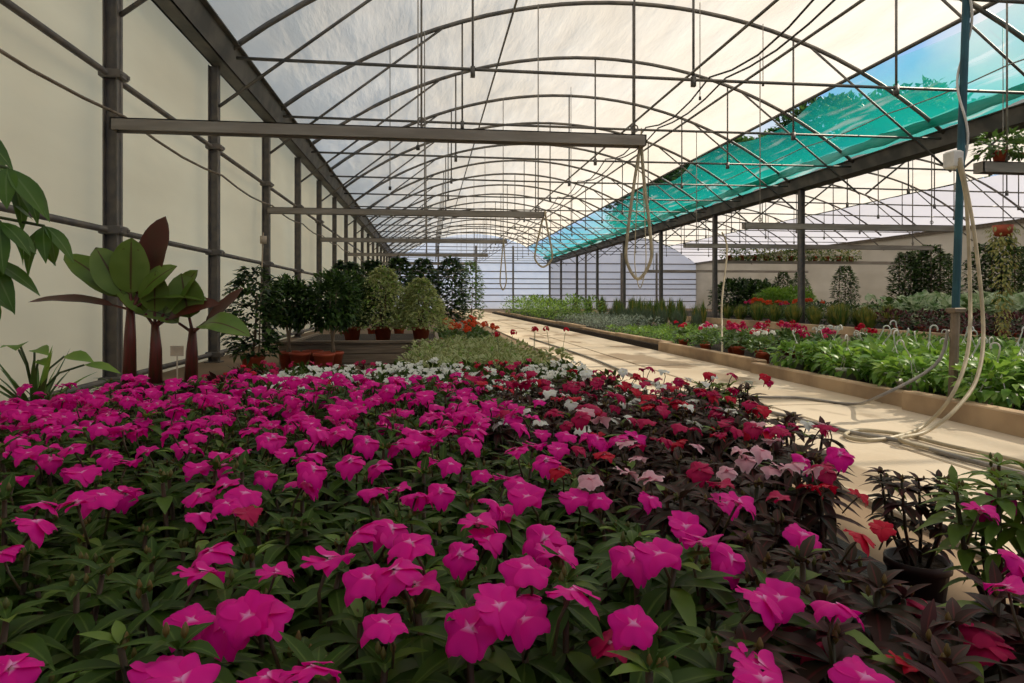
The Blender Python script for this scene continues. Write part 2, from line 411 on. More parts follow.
# ------------------------------------------------------------------ gutters
def gutter(name, x0, x1, label):
    b = MB(); m = 'beam' if x0 > 15 else 'gutter'; z0, z1 = GZ, GZ + (.12 if x0 > 15 else .24); t = .02; y0, y1 = YF, YB - .1
    b.box(x0 + .06, x1 - .06, y0, y1, z0, z0 + t, m)
    for xa, xb in ((x0, x0 + .06), (x1, x1 - .06)):
        vs = [(xa, y, z1) for y in (y0, y1)] + [(xb, y, z0) for y in (y0, y1)] + [(xa + .02 * (1 if xa < xb else -1), y, z1) for y in (y0, y1)] + [(xb + .02 * (1 if xa < xb else -1), y, z0) for y in (y0, y1)]
        b.add(vs, [(0, 1, 3, 2), (4, 6, 7, 5), (0, 4, 5, 1), (2, 3, 7, 6), (0, 2, 6, 4), (1, 5, 7, 3)], m)
        lip = .05 if xa == x1 else -.05
        b.box(min(xa, xa + lip), max(xa, xa + lip), y0, y1, z1 - .015, z1, m)
    return tag(b.build(name, smooth=False), label, 'gutter')
gutter('roof_gutter', XL - .06, XL + .24, 'long dark steel roof gutter along the top of the left wall')
gutter('roof_gutter', XR - .22, XR + .24, 'long dark steel valley gutter below the green shade net')
gutter('roof_gutter', XR2 - .1, XR2 + .12, 'distant steel gutter on top of the far right wall')

# ------------------------------------------------------------------ posts
frames = [Y0 + DY * k for k in range(-1, 18)]
def post(name, x, y, z1, label, group, m='steel', w=.05, clamps=(), plate=True):
    t = thing(name, label, 'post', (x, y, 0), group)
    b = MB(); b.box(-w, w, -w * .12, w * .12, .01, z1, m); b.box(-w, -w * .8, -w * .9, w * .9, .01, z1, m); b.box(w * .8, w, -w * .9, w * .9, .01, z1, m)
    b.build('shaft', t, smooth=False)
    if plate: b = MB(); b.box(-w * 1.6, w * 1.6, -w * 1.6, w * 1.6, 0, .012, m); b.build('base_plate', t, smooth=False)
    for z in clamps:
        b = MB(); b.box(-w - .02, w + .03, -w - .02, w + .02, z - .03, z + .03, 'steel', .008)
        for s_ in (-1, 1): b.lathe([(.0, -.012), (.016, -.012), (.016, .012), (0, .012)], 'steel', 8, (w + .03, s_ * (w + .005), z))
        b.build('clamp', t, smooth=False)
    return t
RZ = [CH + 1.63, CH + .5, .085]
for k, y in enumerate(frames[1:]):
    post('steel_post', XL + .02, y, GZ, f'grey steel wall post, {ORD[k + 1]} along the cream left wall counted from the front', 'posts along the left wall', clamps=RZ if k < 5 else ())
n_ = 0
for k, y in enumerate(frames):
    if y < 13 or not (k % 2): continue
    n_ += 1
    post('steel_post', XR, y - .15, GZ, f'grey steel post under the valley gutter, {ORD[n_]} counted from the front', 'posts under the valley gutter', w=.06)
for i, z in enumerate(RZ):
    b = MB(); b.tube([(XL + .0, YF + .2, z), (XL + .0, 20, z), (XL, YB - .2, z)], .024, 'steel', 8)
    tag(b.build('wall_rail'), ['upper', 'middle', 'lowest'][i] + ' grey steel rail running along the cream left wall', 'rail', 'rails of the left wall')
b = MB(); pts = []
for k in range(-3, 17):
    for u in (0, .25, .5, .75): pts.append((XL + .1, Y0 + DY * 2 * (k / 2 + u / 2), CH + 1.33 - .05 * math.sin(math.pi * u)))
b.tube(pts, .011, 'rust', 6); tag(b.build('wall_cable'), 'thin sagging dark cable strung from post to post beside left wall', 'cable')

# ------------------------------------------------------------------ roof trusses
def truss_meshes(cx):
    r = {}
    b = MB(); b.tube([(x, 0, arch_z(x, cx)) for x in [cx - 5.2 + 10.4 * i / 28 for i in range(29)]], .033, 'tube', 8); r['arch_tube'] = b.mesh('arch_tube')
    b = MB(); b.tube([(cx - 5.15, 0, CH + 2.6), (cx, 0, CH + 2.58), (cx + 5.15, 0, CH + 2.6)], .019, 'tube', 6); r['tie_rod'] = b.mesh('tie_rod')
    for i, hx in enumerate((-2.6, 0, 2.6)):
        b = MB(); b.tube([(cx + hx, 0, CH + 2.6), (cx + hx, 0, arch_z(cx + hx, cx))], .015, 'tube', 6)
        b.box(cx + hx - .025, cx + hx + .025, -.025, .025, CH + 2.5, CH + 2.62, 'tube'); r['hanger', i] = b.mesh('hanger')
    for i, s_ in enumerate((-1, 1)):
        xa = cx + s_ * 5.33; xb = cx + s_ * 2.9
        b = MB(); b.tube([(xa, 0, CH + 2.07), (xb, 0, arch_z(xb, cx) - .02)], .018, 'tube', 6); r['brace', i] = b.mesh('brace')
    return r
TM1, TM2 = truss_meshes(CX1), truss_meshes(CX2)
def truss(TM, y, label, group):
    t = thing('roof_truss', label, 'roof truss', (0, y, 0), group)
    for k, me in TM.items(): put(k[0] if isinstance(k, tuple) else k, me, t)
for k, y in enumerate(frames[1:]):
    truss(TM1, y, f'arched grey tube roof truss over the flower bays, {ORD[k + 1]} counted from the front', 'arched roof trusses of the main bay')
for k, y in enumerate(frames[2:16]):
    truss(TM2, y, f'arched tube truss of the side bay beyond valley gutter, {ORD[k + 1]} from front', 'arched roof trusses of the side bay')
def long_tube(name, label, cat, x, z, r, m='tube', y0=YF + .2, y1=YB - .2, sag=0, group='lengthwise roof pipes'):
    b = MB(); pts = []
    yy = [y for y in [y0] + [f for f in frames if y0 < f < y1] + [y1]]
    for a_, c_ in zip(yy, yy[1:]):
        for u in ((0, .25, .5, .75) if sag else (0,)): pts.append((x, a_ + (c_ - a_) * u, z - sag * math.sin(math.pi * u)))
    pts.append((x, y1, z)); b.tube(pts, r, m, 6); return tag(b.build(name), label, cat, group)
long_tube('roof_purlin', 'long grey purlin pipe under the roof film left of the apex', 'pipe', 1.25, arch_z(1.25, CX1) - .05, .018)
long_tube('roof_purlin', 'long grey pipe resting on the truss tie rods below the apex', 'pipe', 3.05, CH + 2.635, .016)
long_tube('roof_purlin', 'long grey pipe on the tie rods right of the apex', 'pipe', 3.8, CH + 2.635, .016)
long_tube('roof_purlin', 'dark roller pipe along the lower edge of the cream roof film', 'pipe', 6.88, arch_z(6.88, CX1) + .03, .03, 'gutter')
long_tube('roof_cable', 'black sagging cable slung under the tie rods, nearer the apex', 'cable', 3.3, CH + 2.62, .011, 'cable', sag=.16, group='black roof cables')
long_tube('roof_cable', 'black sagging cable slung under the tie rods, farther from the apex', 'cable', 3.5, CH + 2.62, .011, 'cable', sag=.1, group='black roof cables')
long_tube('net_wire', 'pale wire running lengthwise under the green shade net', 'wire', 7.25, CH + 2.95, .009, 'grey_hose', sag=.04, group='net wires')

# ------------------------------------------------------------------ shade net over the open roof vent
b = MB(); ny, nx = 300, 12
for j in range(ny + 1):
    y = YF + .15 + (YB - YF - .4) * j / ny
    top = 7.0 + .16 * mnoise.noise((y * .35, 0, 5)) + .1 * math.sin(y * 1.1)
    for i in range(nx + 1):
        u = i / nx; x = top + (8.32 - top) * u
        z = arch_z(min(x, 8.25), CX1) + .03 + .05 * mnoise.noise((x * 3, y * .9, 2)) + .03 * math.sin(y * 5 + u * 4) * u
        b.v.append((x, y, z)); b.t.append(u)
k = b.slot('net')
for j in range(ny):
    for i in range(nx):
        a = j * (nx + 1) + i; b.f.append([a, a + 1, a + nx + 2, a + nx + 1]); b.m.append(k)
t = tag(b.build('shade_net'), 'teal green shade net stretched along the open roof vent', 'shade net')
b = MB(); pts = []; rs = []
for j in range(260):
    y = YF + .15 + (YB - YF - .4) * j / 259
    pts.append((8.1 + .05 * mnoise.noise((y * .7, 1, 1)), y, GZ + .36 + .03 * mnoise.noise((y * 1.3, 4, 1)))); rs.append(.09 + .045 * mnoise.noise((y * 1.7, 9, 2)))
b.tube(pts, rs, 'netfold', 8); b.build('folded_edge', t)

# ------------------------------------------------------------------ hanging beams
def beam(x0, x1, y, z, label, group, h=.085, wires=(), m='beam'):
    t = thing('hanging_beam', label, 'beam', ((x0 + x1) / 2, y, z), group)
    l = (x1 - x0) / 2; b = MB()
    b.box(-l, l, -.06, .06, -.008, 0, m); b.box(-l, l, -.06, -.052, -h, 0, m); b.box(-l, l, .052, .06, -h, 0, m)
    b.box(-l, -l + .01, -.06, .06, -h, 0, m); b.box(l - .01, l, -.06, .06, -h, 0, m)
    b.build('channel', t, smooth=False)
    for x, top in wires:
        b = MB(); b.tube([(x - (x0 + x1) / 2, 0, 0), (x - (x0 + x1) / 2, 0, top - z)], .009, 'grey_hose', 6)
        b.tube([(x - (x0 + x1) / 2 + .03 * math.cos(a), 0, .06 + .03 * math.sin(a)) for a in [i * .7 for i in range(9)]], .006, 'grey_hose', 5, True)
        b.build('suspension_wire', t)
    return t
BZ = CH + 1.29
for k in range(8):
    y = Y0 + 2 * DY * k
    beam(XL + .06, 1.7, y - .08, BZ, f'long brown steel beam reaching in from the left wall, {ORD[k + 1]} from the front', 'beams reaching in from the left wall',
         wires=((1.62, arch_z(1.62, CX1)), (-.05, arch_z(-.05, CX1))))
for k, (x0, x1, y) in enumerate(((5.15, 7.3, 5.62), (5.3, 9.3, 10.6), (5.9, 12.2, 14.7), (9.6, 17.2, 21.0), (9.6, 17.2, 28.2))):
    beam(x0, x1, y, BZ, f'brown steel plant beam hung right of the path, {ORD[k + 1]} from the front', 'beams hung right of the path', h=.1,
         wires=((x0 + .3, arch_z(min(x0 + .3, 6.8), CX1) if x0 < 8.5 else arch_z(x0 + .3, CX2)), (x1 - .5, arch_z(x1 - .5, CX2 if x1 > 9 else CX1))))

# back wall rails and posts
for i, z in enumerate((.5, .95, 1.4, 1.75, 2.1, 2.6, 3.2)):
    b = MB(); b.box(XL, XR2, YB - .19, YB - .005, z - .035, z + .035, 'steel')
    tag(b.build('end_rail', smooth=False), f'grey rail across the bluish back wall, {ORD[i + 1]} from the ground', 'rail', 'rails of the back wall')
for i in range(8):
    x = XL + .4 + i * 2.6
    b = MB(); b.box(x - .06, x + .06, YB - .3, YB - .18, 0, min(GZ + 1.2, arch_z(min(max(x, CX1 - 5), CX1 + 5), CX1) if x < XR else GZ + .8), 'steel')
    tag(b.build('end_post', smooth=False), f'grey steel post against the bluish back wall, {ORD[i + 1]} from the left', 'post', 'posts of the back wall')

# teal hose post beside the path
px_, py_ = 2.96, Y_at(2.96, 3.76)
t = thing('teal_post', 'slim teal painted post wound with a white cable beside the path', 'post', (px_, py_, 0))
ZT = arch_z(2.96, CX1); LN = lambda z: .055 * z / 1.0 * .7
b = MB(); b.tube([(LN(.62), 0, .62), (LN(ZT), 0, ZT)], .021, 'teal_post', 10); b.build('upper_shaft', t, smooth=False)
b = MB(); b.tube([(0, 0, 0), (LN(.62), 0, .62)], .024, 'rust', 10); b.build('lower_shaft', t, smooth=False)
b = MB(); b.box(-.01, .06, -.035, .035, .6, .63, 'rust', .006); b.build('collar', t, smooth=False)
b = MB(); b.tube([(LN(CH + 2.9 - a * .11) + .03 * math.cos(a), .03 * math.sin(a), CH + 2.9 - a * .11) for a in [i * .35 for i in range(60)]], .007, 'white_plastic', 5); b.build('wound_cable', t)
b = MB(); b.box(-.03, .03, -.05, .03, CH + .74, CH + .84, 'white_plastic', .01); b.build('junction_box', t, smooth=False)
b = MB(); b.tube([(-.9, .0, arch_z(2.96, CX1) - 2.03 + .3), (0, 0, arch_z(2.96, CX1) - 2.03 + .3), (4.2, 0, arch_z(2.96, CX1) - 2.1 + .3)], .02, 'steel', 6); b.build('cross_pipe', t)

# ------------------------------------------------------------------ kerbs and raised beds
KX = lambda y: 2.80 if y < 3.6 else 2.86 if y < 5.6 else 2.94 if y < 8.2 else 3.06 if y < 12 else 3.12
ky = [.8, 2.35, 3.62, 5.6, 8.2, 10.6, 13.2, 16, 19, 22.5, 26.5, 31]
for i, (a_, c_) in enumerate(zip(ky, ky[1:])):
    x = KX((a_ + c_) / 2); b = MB(); b.box(x, x + .09, a_ + .012, c_ - .012, 0, .125 + .012 * math.sin(i * 2.3), 'kerb', .008)
    tag(struct(b.build('kerb', smooth=False)), f'brown concrete kerb block along the right of the path, {ORD[i + 1]} from the front', 'kerb', 'kerb blocks along the path')
b = MB(); b.box(3.0, 5.35, .8, 31, 0, .07, 'soil'); struct(b.build('ground_bed_path', smooth=False))
b = MB(); b.box(7.85, 13.5, 5, 36, 0, .08, 'soil'); struct(b.build('ground_bed_side', smooth=False))
for i in range(10):
    b = MB(); b.box(7.76, 7.85, 5 + i * 3 + .01, 8 + i * 3 - .01, 0, .16, 'kerb', .008)
    tag(struct(b.build('kerb', smooth=False)), f'brown kerb block of the side bed under valley gutter, {ORD[i + 1]} from the front', 'kerb', 'kerb blocks of the side bed')
# plank bed on the left, behind the flowers
t = thing('plank_bed', 'low weathered grey plank bed holding potted trees by the left wall', 'raised bed', (-.55, 6.95, 0))
for i in range(2):
    b = MB(); b.box(-.95, .68, 0, .04, .012 + i * .105, .112 + i * .105, 'wood', .004); b.build('front_plank', t, smooth=False)
b = MB(); b.box(-1.0, .72, -.03, .06, .222, .25, 'wood', .004); b.build('capping_board', t, smooth=False)
for xs_ in (-.95, .64):
    b = MB(); b.box(xs_, xs_ + .04, .045, 2.3, .01, .22, 'wood'); b.build('side_plank', t, smooth=False)
b = MB(); b.box(-.9, .63, .045, 2.3, .02, .2, 'soil'); b.build('soil', t, smooth=False)

# ================================================================== PLANTS
def pot_meshes(r, h, m, soil=True):
    b = MB(); b.lathe([(0, .002), (r * .72, 0), (r * .95, h * .84), (r * 1.03, h * .85), (r * 1.03, h), (r * .94, h), (r * .9, h * .85), (0, h * .84)], m, 20)
    p = b.mesh('pot', True)
    b = MB(); vs = [(0, 0, h * .88)]; n = 16
    for k, rr in enumerate((.45, .92)):
        for j in range(n): vs.append((r * rr * math.cos(6.2832 * j / n), r * rr * math.sin(6.2832 * j / n), h * .87 + .006 * rnd.uniform(-1, 1)))
    fs = [(0, 1 + j, 1 + (j + 1) % n) for j in range(n)] + [(1 + j, 1 + n + j, 1 + n + (j + 1) % n, 1 + (j + 1) % n) for j in range(n)]
    b.add(vs, fs, 'soil'); return p, b.mesh('soil')
POT = {'dark': pot_meshes(.062, .125, 'darkpot'), 'black': pot_meshes(.06, .11, 'blackpot'), 'terra': pot_meshes(.1, .17, 'terracotta'),
       'terra_s': pot_meshes(.06, .11, 'terracotta'), 'big': pot_meshes(.15, .26, 'blackpot'), 'white': pot_meshes(.09, .1, 'white_plastic')}
def add_pot(t, kind, sc=1):
    p = put('pot', POT[kind][0], t, sc=sc); put('soil', POT[kind][1], p); return p

def hemi(rg, zmin=-1):
    while True:
        v = Vector((rg.uniform(-1, 1), rg.uniform(-1, 1), rg.uniform(-1, 1)))
        if .05 < v.length < 1 and v.z / v.length > zmin: return v.normalized()

# ---- impatiens: several stems, whorls of pointed leaves
def imp_mesh(seed, lm, zb=.115, h=.26, spread=.085, nst=6, yellow=.11, full=0):
    rg = random.Random(seed); f = MB(); s = MB()
    for k in range(nst):
        a = 6.2832 * (k + rg.uniform(-.25, .25)) / nst; sp = spread * rg.uniform(.55, 1.15) if k else .01
        hh = h * rg.uniform(.82, 1.05); base = Vector((.018 * math.cos(a), .018 * math.sin(a), zb))
        top = Vector((sp * math.cos(a), sp * math.sin(a), zb + hh)); mid = (base + top) / 2 + Vector((math.cos(a), math.sin(a), 0)) * .018
        s.tube([base, mid, top], [.005, .0042, .003], 'stem', 6)
        for (u, cnt, L, el) in ((.32, 2, .055, .0), (.55, 3, .062, -.05), (.75, 5, .068, .05), (.92, 6, .064, .25), (1.0, 5, .042, .75)):
            cnt += full
            p = base.lerp(mid, u * 2) if u < .5 else mid.lerp(top, u * 2 - 1); ph = rg.uniform(0, 6.28)
            for j in range(cnt):
                th = ph + 6.2832 * j / cnt + rg.uniform(-.3, .3); e = el + rg.uniform(-.3, .25)
                d = Vector((math.cos(th) * math.cos(e), math.sin(th) * math.cos(e), math.sin(e)))
                f.leaf(p, d, (0, 0, 1), L * rg.uniform(.75, 1.15), L * .33 * rg.uniform(.85, 1.15), 'yellow_leaf' if rg.random() < yellow else lm,
                       rg.uniform(.2, .6), .35, 5, .9)
        for j in range(3):
            v = Vector((rg.uniform(-.012, .012), rg.uniform(-.012, .012), rg.uniform(.0, .014)))
            s.lathe([(0, -.006), (.0026, -.002), (.0029, .001), (.001, .006), (0, .007)], 'bud', 6, tuple(top + v))
    return f.mesh('foliage'), s.mesh('stem')
IMP = [imp_mesh(s, 'imp_leaf') for s in (1, 2, 3, 4)]
BRZ = [imp_mesh(s, 'bronze_leaf', h=.25, yellow=.03, full=2) for s in (11, 12, 13)]
LGT = [imp_mesh(s, 'yellow_leaf', h=.24, nst=9, full=1) for s in (21,)]
def bloom_mesh(seed, m, rad=.0265, droop=.1, stalk=.05):
    rg = random.Random(seed); b = MB()
    b.flower((0, 0, 0), (0, 0, 1), rad, m, 5, rg.uniform(-.08, .22), 6, 8, 1.0, rg.uniform(0, 6), .3, droop, rg)
    b.tube([(0, 0, -.001), (.006, .003, -stalk * .5), (.002, .004, -stalk)], .0016, 'stem', 5)
    b.lathe([(0, .003), (.0025, .002), (.003, -.001), (0, -.003)], 'pink' if m != 'white' else 'lime_leaf', 6)
    return b.mesh('flower')
BL = {m: [bloom_mesh(s, m, droop=dr) for s, dr in ((1, .05), (2, .2), (3, .35))] for m in ('magenta', 'red', 'crimson', 'pink', 'white')}
for m in ('white', 'crimson', 'red'): BL['small_' + m] = [bloom_mesh(s, m, rad=.02, droop=.1) for s in (5, 6)]

# where single blooms are seen in the photograph (pixel, colour); heights come from the plant that carries them
FL = {'magenta': [(35, 524), (200, 516), (210, 554), (200, 576), (192, 622), (229, 625), (249, 618), (12, 669), (160, 675), (180, 684), (2, 555), (275, 575), (328, 563), (263, 617),
  (358, 535), (391, 530), (411, 545), (461, 555), (478, 525), (368, 580), (396, 573), (416, 588), (385, 625), (498, 608), (471, 630), (310, 670), (266, 680), (503, 515), (486, 541),
  (520, 600), (525, 622), (572, 593), (557, 558), (545, 540), (527, 570), (632, 558), (660, 557), (685, 528), (700, 543), (730, 560), (760, 600), (634, 625), (757, 668), (762, 682),
  (780, 600), (836, 608), (803, 536), (865, 680), (1008, 590), (1020, 563), (840, 455), (803, 461), (1003, 497), (980, 512), (567, 436), (534, 447), (517, 450), (597, 439), (617, 439),
  (517, 410), (540, 402), (575, 500), (650, 499), (600, 500), (725, 505), (737, 504), (520, 485), (528, 499), (45, 421), (40, 409), (75, 397), (94, 398), (86, 412), (128, 400), (146, 411),
  (160, 371), (172, 382), (130, 385), (202, 397), (217, 398), (175, 411), (137, 432), (170, 431), (100, 429), (72, 449), (50, 460), (30, 455), (110, 457), (147, 452), (105, 451), (127, 464),
  (190, 451), (220, 455), (237, 456), (200, 470), (200, 496), (225, 487), (245, 495), (227, 505), (40, 505), (77, 504), (82, 475), (102, 497), (119, 495), (266, 476), (313, 470), (316, 455),
  (351, 462), (378, 467), (398, 445), (431, 445), (451, 465), (373, 491), (416, 497), (441, 492), (398, 490), (303, 485), (268, 440), (471, 442), (493, 504), (506, 480), (428, 462), (336, 434),
  (428, 421), (446, 416), (491, 410), (388, 417), (356, 406), (298, 415), (338, 412), (396, 401), (318, 432), (14, 480), (285, 455), (250, 430), (480, 425), (460, 400)],
 'crimson': [(246, 515), (788, 630), (790, 645), (818, 653), (778, 499), (610, 643), (660, 650), (908, 603), (928, 613), (720, 486), (637, 446), (693, 429), (680, 427), (720, 434), (737, 431), (988, 646), (983, 635), (634, 420), (700, 470), (825, 472)],
 'red': [(825, 486), (810, 487), (858, 497), (860, 537), (882, 530), (910, 668), (647, 397), (647, 407), (648, 384), (677, 402), (560, 470), (604, 455)],
 'pink': [(783, 469), (793, 465), (850, 465), (772, 470), (773, 442), (626, 474), (650, 480), (697, 446), (747, 460), (727, 472), (590, 481), (586, 414), (626, 442), (762, 452), (740, 452), (812, 470)]}

def interp(tab, x):
    if x <= tab[0][0]: return tab[0][1]
    for (a, va), (c, vc) in zip(tab, tab[1:]):
        if x <= c: return va + (vc - va) * (x - a) / (c - a)
    return tab[-1][1]
MAGB = [(370, 440), (400, 500), (440, 590), (470, 610), (500, 660), (540, 770), (600, 830), (700, 850)]
plants = []
nrow = 12
for r in range(nrow):
    y = .46 + .165 * r
    xs = []
    x = 1.02 - .09 * (r % 2)
    while x > -1.12: xs.append(x); x -= .172
    cnt = 0
    for x in xs:
        X = x + rnd.uniform(-.025, .025); Y = y + rnd.uniform(-.025, .025); Zt = .40
        px, py, d = pix((X, Y, Zt))
        if d < .4 or px < -130 or px > 1150 or py > 840: continue
        gx, gy, gd = pix((X, Y, 0))
        if X > .9 and 1.3 < d < 2.05: continue
        if X > .7 and 1.05 < d <= 1.35: continue
        if X > .52 and .8 < d <= 1.05: continue
        cnt += 1
        plants.append(dict(X=X, Y=Y, d=d, px=px, py=py, row=r, n=cnt, kind='green' if px < interp(MAGB, py) else 'bronze', fl=[]))
minrow = {}
for p in plants: minrow.setdefault(p['row'], 0)
rowno = {r: i + 1 for i, r in enumerate(sorted(minrow))}
for c, lst in FL.items():
    for (px, py) in lst:
        z = (.412 if c == 'magenta' or py < 590 else .345) + rnd.uniform(-.02, .02)
        P = at_z(px, py, z)
        best = min(plants, key=lambda p: (p['X'] - P.x) ** 2 + (p['Y'] - P.y) ** 2)
        if (best['X'] - P.x) ** 2 + (best['Y'] - P.y) ** 2 > .17 ** 2: continue
        best['fl'].append((c, P))
for p in plants:
    extra = 0
    if p['kind'] == 'green':
        extra = 0 if p['d'] < 1.0 else max(0, (4 if p['d'] < 1.4 else 8) - len(p['fl']))
        cols = ['magenta']
    else:
        extra = 0 if p['d'] < .9 else max(0, 6 - len(p['fl'])); cols = ['crimson', 'red', 'pink', 'crimson', 'magenta'] if p['py'] > 425 else ['red', 'crimson', 'crimson', 'white']
    for k in range(extra):
        a = rnd.uniform(0, 6.28); rr = .105 * math.sqrt(rnd.random())
        p['fl'].append((rnd.choice(cols), Vector((p['X'] + rr * math.cos(a), p['Y'] + rr * math.sin(a), .4 + rnd.uniform(-.03, .03)))))
CNAME = {'magenta': 'magenta', 'red': 'red', 'crimson': 'crimson', 'pink': 'pale pink', 'white': 'white'}
def impatiens(p, label, group, meshes, name='impatiens', potk='dark', tall=1.0):
    t = thing(name, label, 'potted flower', (p['X'], p['Y'], .006), group)
    add_pot(t, potk)
    fo, st = rnd.choice(meshes); a = rnd.uniform(0, 6.28); s_ = rnd.uniform(.92, 1.06) * tall
    put('foliage', fo, t, rot=a, sc=s_); put('stem', st, t, rot=a, sc=s_)
    for c, P in p['fl']:
        loc = (P.x - p['X'], P.y - p['Y'], P.z - .006)
        tilt = Vector((loc[0] * 2.2 + rnd.gauss(0, .22), loc[1] * 1.5 - .16 + rnd.gauss(0, .26), 1)).normalized()
        q = tilt.to_track_quat('Z', 'Y').to_euler()
        o = put('flower', rnd.choice(BL[c]), t, loc, rot=(q.x, q.y, q.z), sc=rnd.uniform(.8, 1.15) * (1 if c == 'magenta' else .82))
    return t
for p in plants:
    cs_ = sorted({CNAME[c] for c, _ in p['fl']}, key=lambda c: -sum(1 for q, _ in p['fl'] if CNAME[q] == c))
    n = len(p['fl'])
    fl = f'with {NUM[min(n, 16)]} {cs_[0]} blooms' if len(cs_) == 1 else f'with {cs_[0]} and {cs_[1]} blooms' if n else 'without blooms'
    if n == 1: fl = f'with one {cs_[0]} bloom'
    kind = 'green impatiens' if p['kind'] == 'green' else 'dark-leaved impatiens'
    r = rowno[p['row']]
    impatiens(p, f"{kind} {fl}, {ORD[p['n']]} from path in {ORD[r]} row from front", 'potted impatiens in the front bed', IMP if p['kind'] == 'green' else BRZ)

# lone pots by the gap near the path
p = dict(X=1.03, Y=Y_at(1.03, 1.40), fl=[])
impatiens(p, 'dark bronze-leaved plant without blooms in a pot at the edge of the path', 'potted impatiens in the front bed', [BRZ[0]], tall=.8)
p = dict(X=.99, Y=Y_at(.99, 1.14), fl=[('magenta', at_d(1003, 497, 1.12)), ('magenta', at_d(1020, 565, 1.08)), ('magenta', at_d(981, 512, 1.15))])
impatiens(p, 'pale green leafy impatiens with few blooms beside the bronze plant by the path', 'potted impatiens in the front bed', LGT)
p = dict(X=.98, Y=Y_at(.98, 2.26), fl=[])
impatiens(p, 'pale green bushy plant without blooms between dark plants and the path', 'potted impatiens in the front bed', LGT)
# plant label cards
def card(px, py, d, label, h=.3, w=.045):
    P = at_d(px, py, d); t = thing('plant_tag', label, 'plant label', (P.x, P.y, 0))
    b = MB(); b.box(-w / 2, w / 2, -.0015, .0015, P.z - w * .4, P.z + w * .4, 'tag'); b.build('card', t, smooth=False)
    b = MB(); b.box(-.004, .004, .0016, .004, 0, P.z, 'tag'); b.build('stake', t, smooth=False)
card(828, 456, 1.75, 'small tan card on a stake among the pink blooms near the path', w=.04)
card(177, 351, 3.9, 'small cream card on a thin stake beside the banana plants', w=.075)

# ---- generic leafy meshes
def bush(seed, m, n, rx, rz, z0, L, wr=.45, segs=2, up=.5, hollow=.4, shape='ball', m2=None, f2=.2, fold=.25, bend=.35):
    rg = random.Random(seed); b = MB()
    for k in range(n):
        v = hemi(rg, -.9); rr = hollow + (1 - hollow) * rg.random() ** .5
        u = (v.z * rr + 1) / 2
        s_ = 1.0
        if shape == 'cone': s_ = 1.25 * (1 - u) ** .75 + .12
        elif shape == 'column': s_ = .75 + .35 * math.sin(math.pi * min(1, u * 1.15)) - .25 * max(0, u - .75) * 4 * .6
        lump = 1 + .22 * mnoise.noise((v.x * 2.1 + seed, v.y * 2.1, v.z * 3.4))
        if shape != 'ball':
            th = rg.uniform(0, 6.2832); u = rg.random(); rr = hollow + (1 - hollow) * rg.random() ** .5
            s_ = 1.15 * (1 - u) ** .7 + .1 if shape == 'cone' else (.7 + .35 * math.sin(math.pi * u ** .8)) * (1 if u < .8 else 1 - (u - .8) * 3.2)
            lump = 1 + .3 * mnoise.noise((math.cos(th) * 1.5 + seed, math.sin(th) * 1.5, u * 5))
            p = Vector((math.cos(th) * rx * s_ * rr * lump, math.sin(th) * rx * s_ * rr * lump, z0 + 2 * rz * u)); v = Vector((math.cos(th), math.sin(th), .1))
        else: p = Vector((v.x * rx * rr * lump, v.y * rx * rr * lump, z0 + rz + v.z * rz * rr * lump))
        d = (v + Vector((rg.uniform(-.7, .7), rg.uniform(-.7, .7), rg.uniform(-.5, .6) + up * .6))).normalized()
        b.leaf(p, d, (rg.uniform(-.4, .4), rg.uniform(-.4, .4), 1), L * rg.uniform(.7, 1.25), L * wr * rg.uniform(.8, 1.2), m2 if m2 and rg.random() < f2 else m, bend, fold, segs, .85)
    return b
def tuft(seed, m, n, h, spread, w, segs=4, m2=None, f2=.3, z0=0, bend=.45):
    rg = random.Random(seed); b = MB()
    for k in range(n):
        a = rg.uniform(0, 6.28); lean = rg.random() ** .8 * spread
        d = Vector((math.cos(a) * lean, math.sin(a) * lean, 1)).normalized()
        b.leaf((.02 * math.cos(a), .02 * math.sin(a), z0), d, (-math.cos(a), -math.sin(a), .3), h * rg.uniform(.7, 1.1), w, m2 if m2 and rg.random() < f2 else m, -rg.uniform(.0, bend), .3, segs, .6, .7)
    return b
def umbel(b, p, r, m, n=14, rg=rnd, pr=.011):
    for k in range(n):
        v = hemi(rg, -.2); c = Vector(p) + v * r
        b.flower(c, v, pr * rg.uniform(.85, 1.2), m, 5, .1, 2, 2, 1.2, rg.uniform(0, 6), .05, .1, rg)

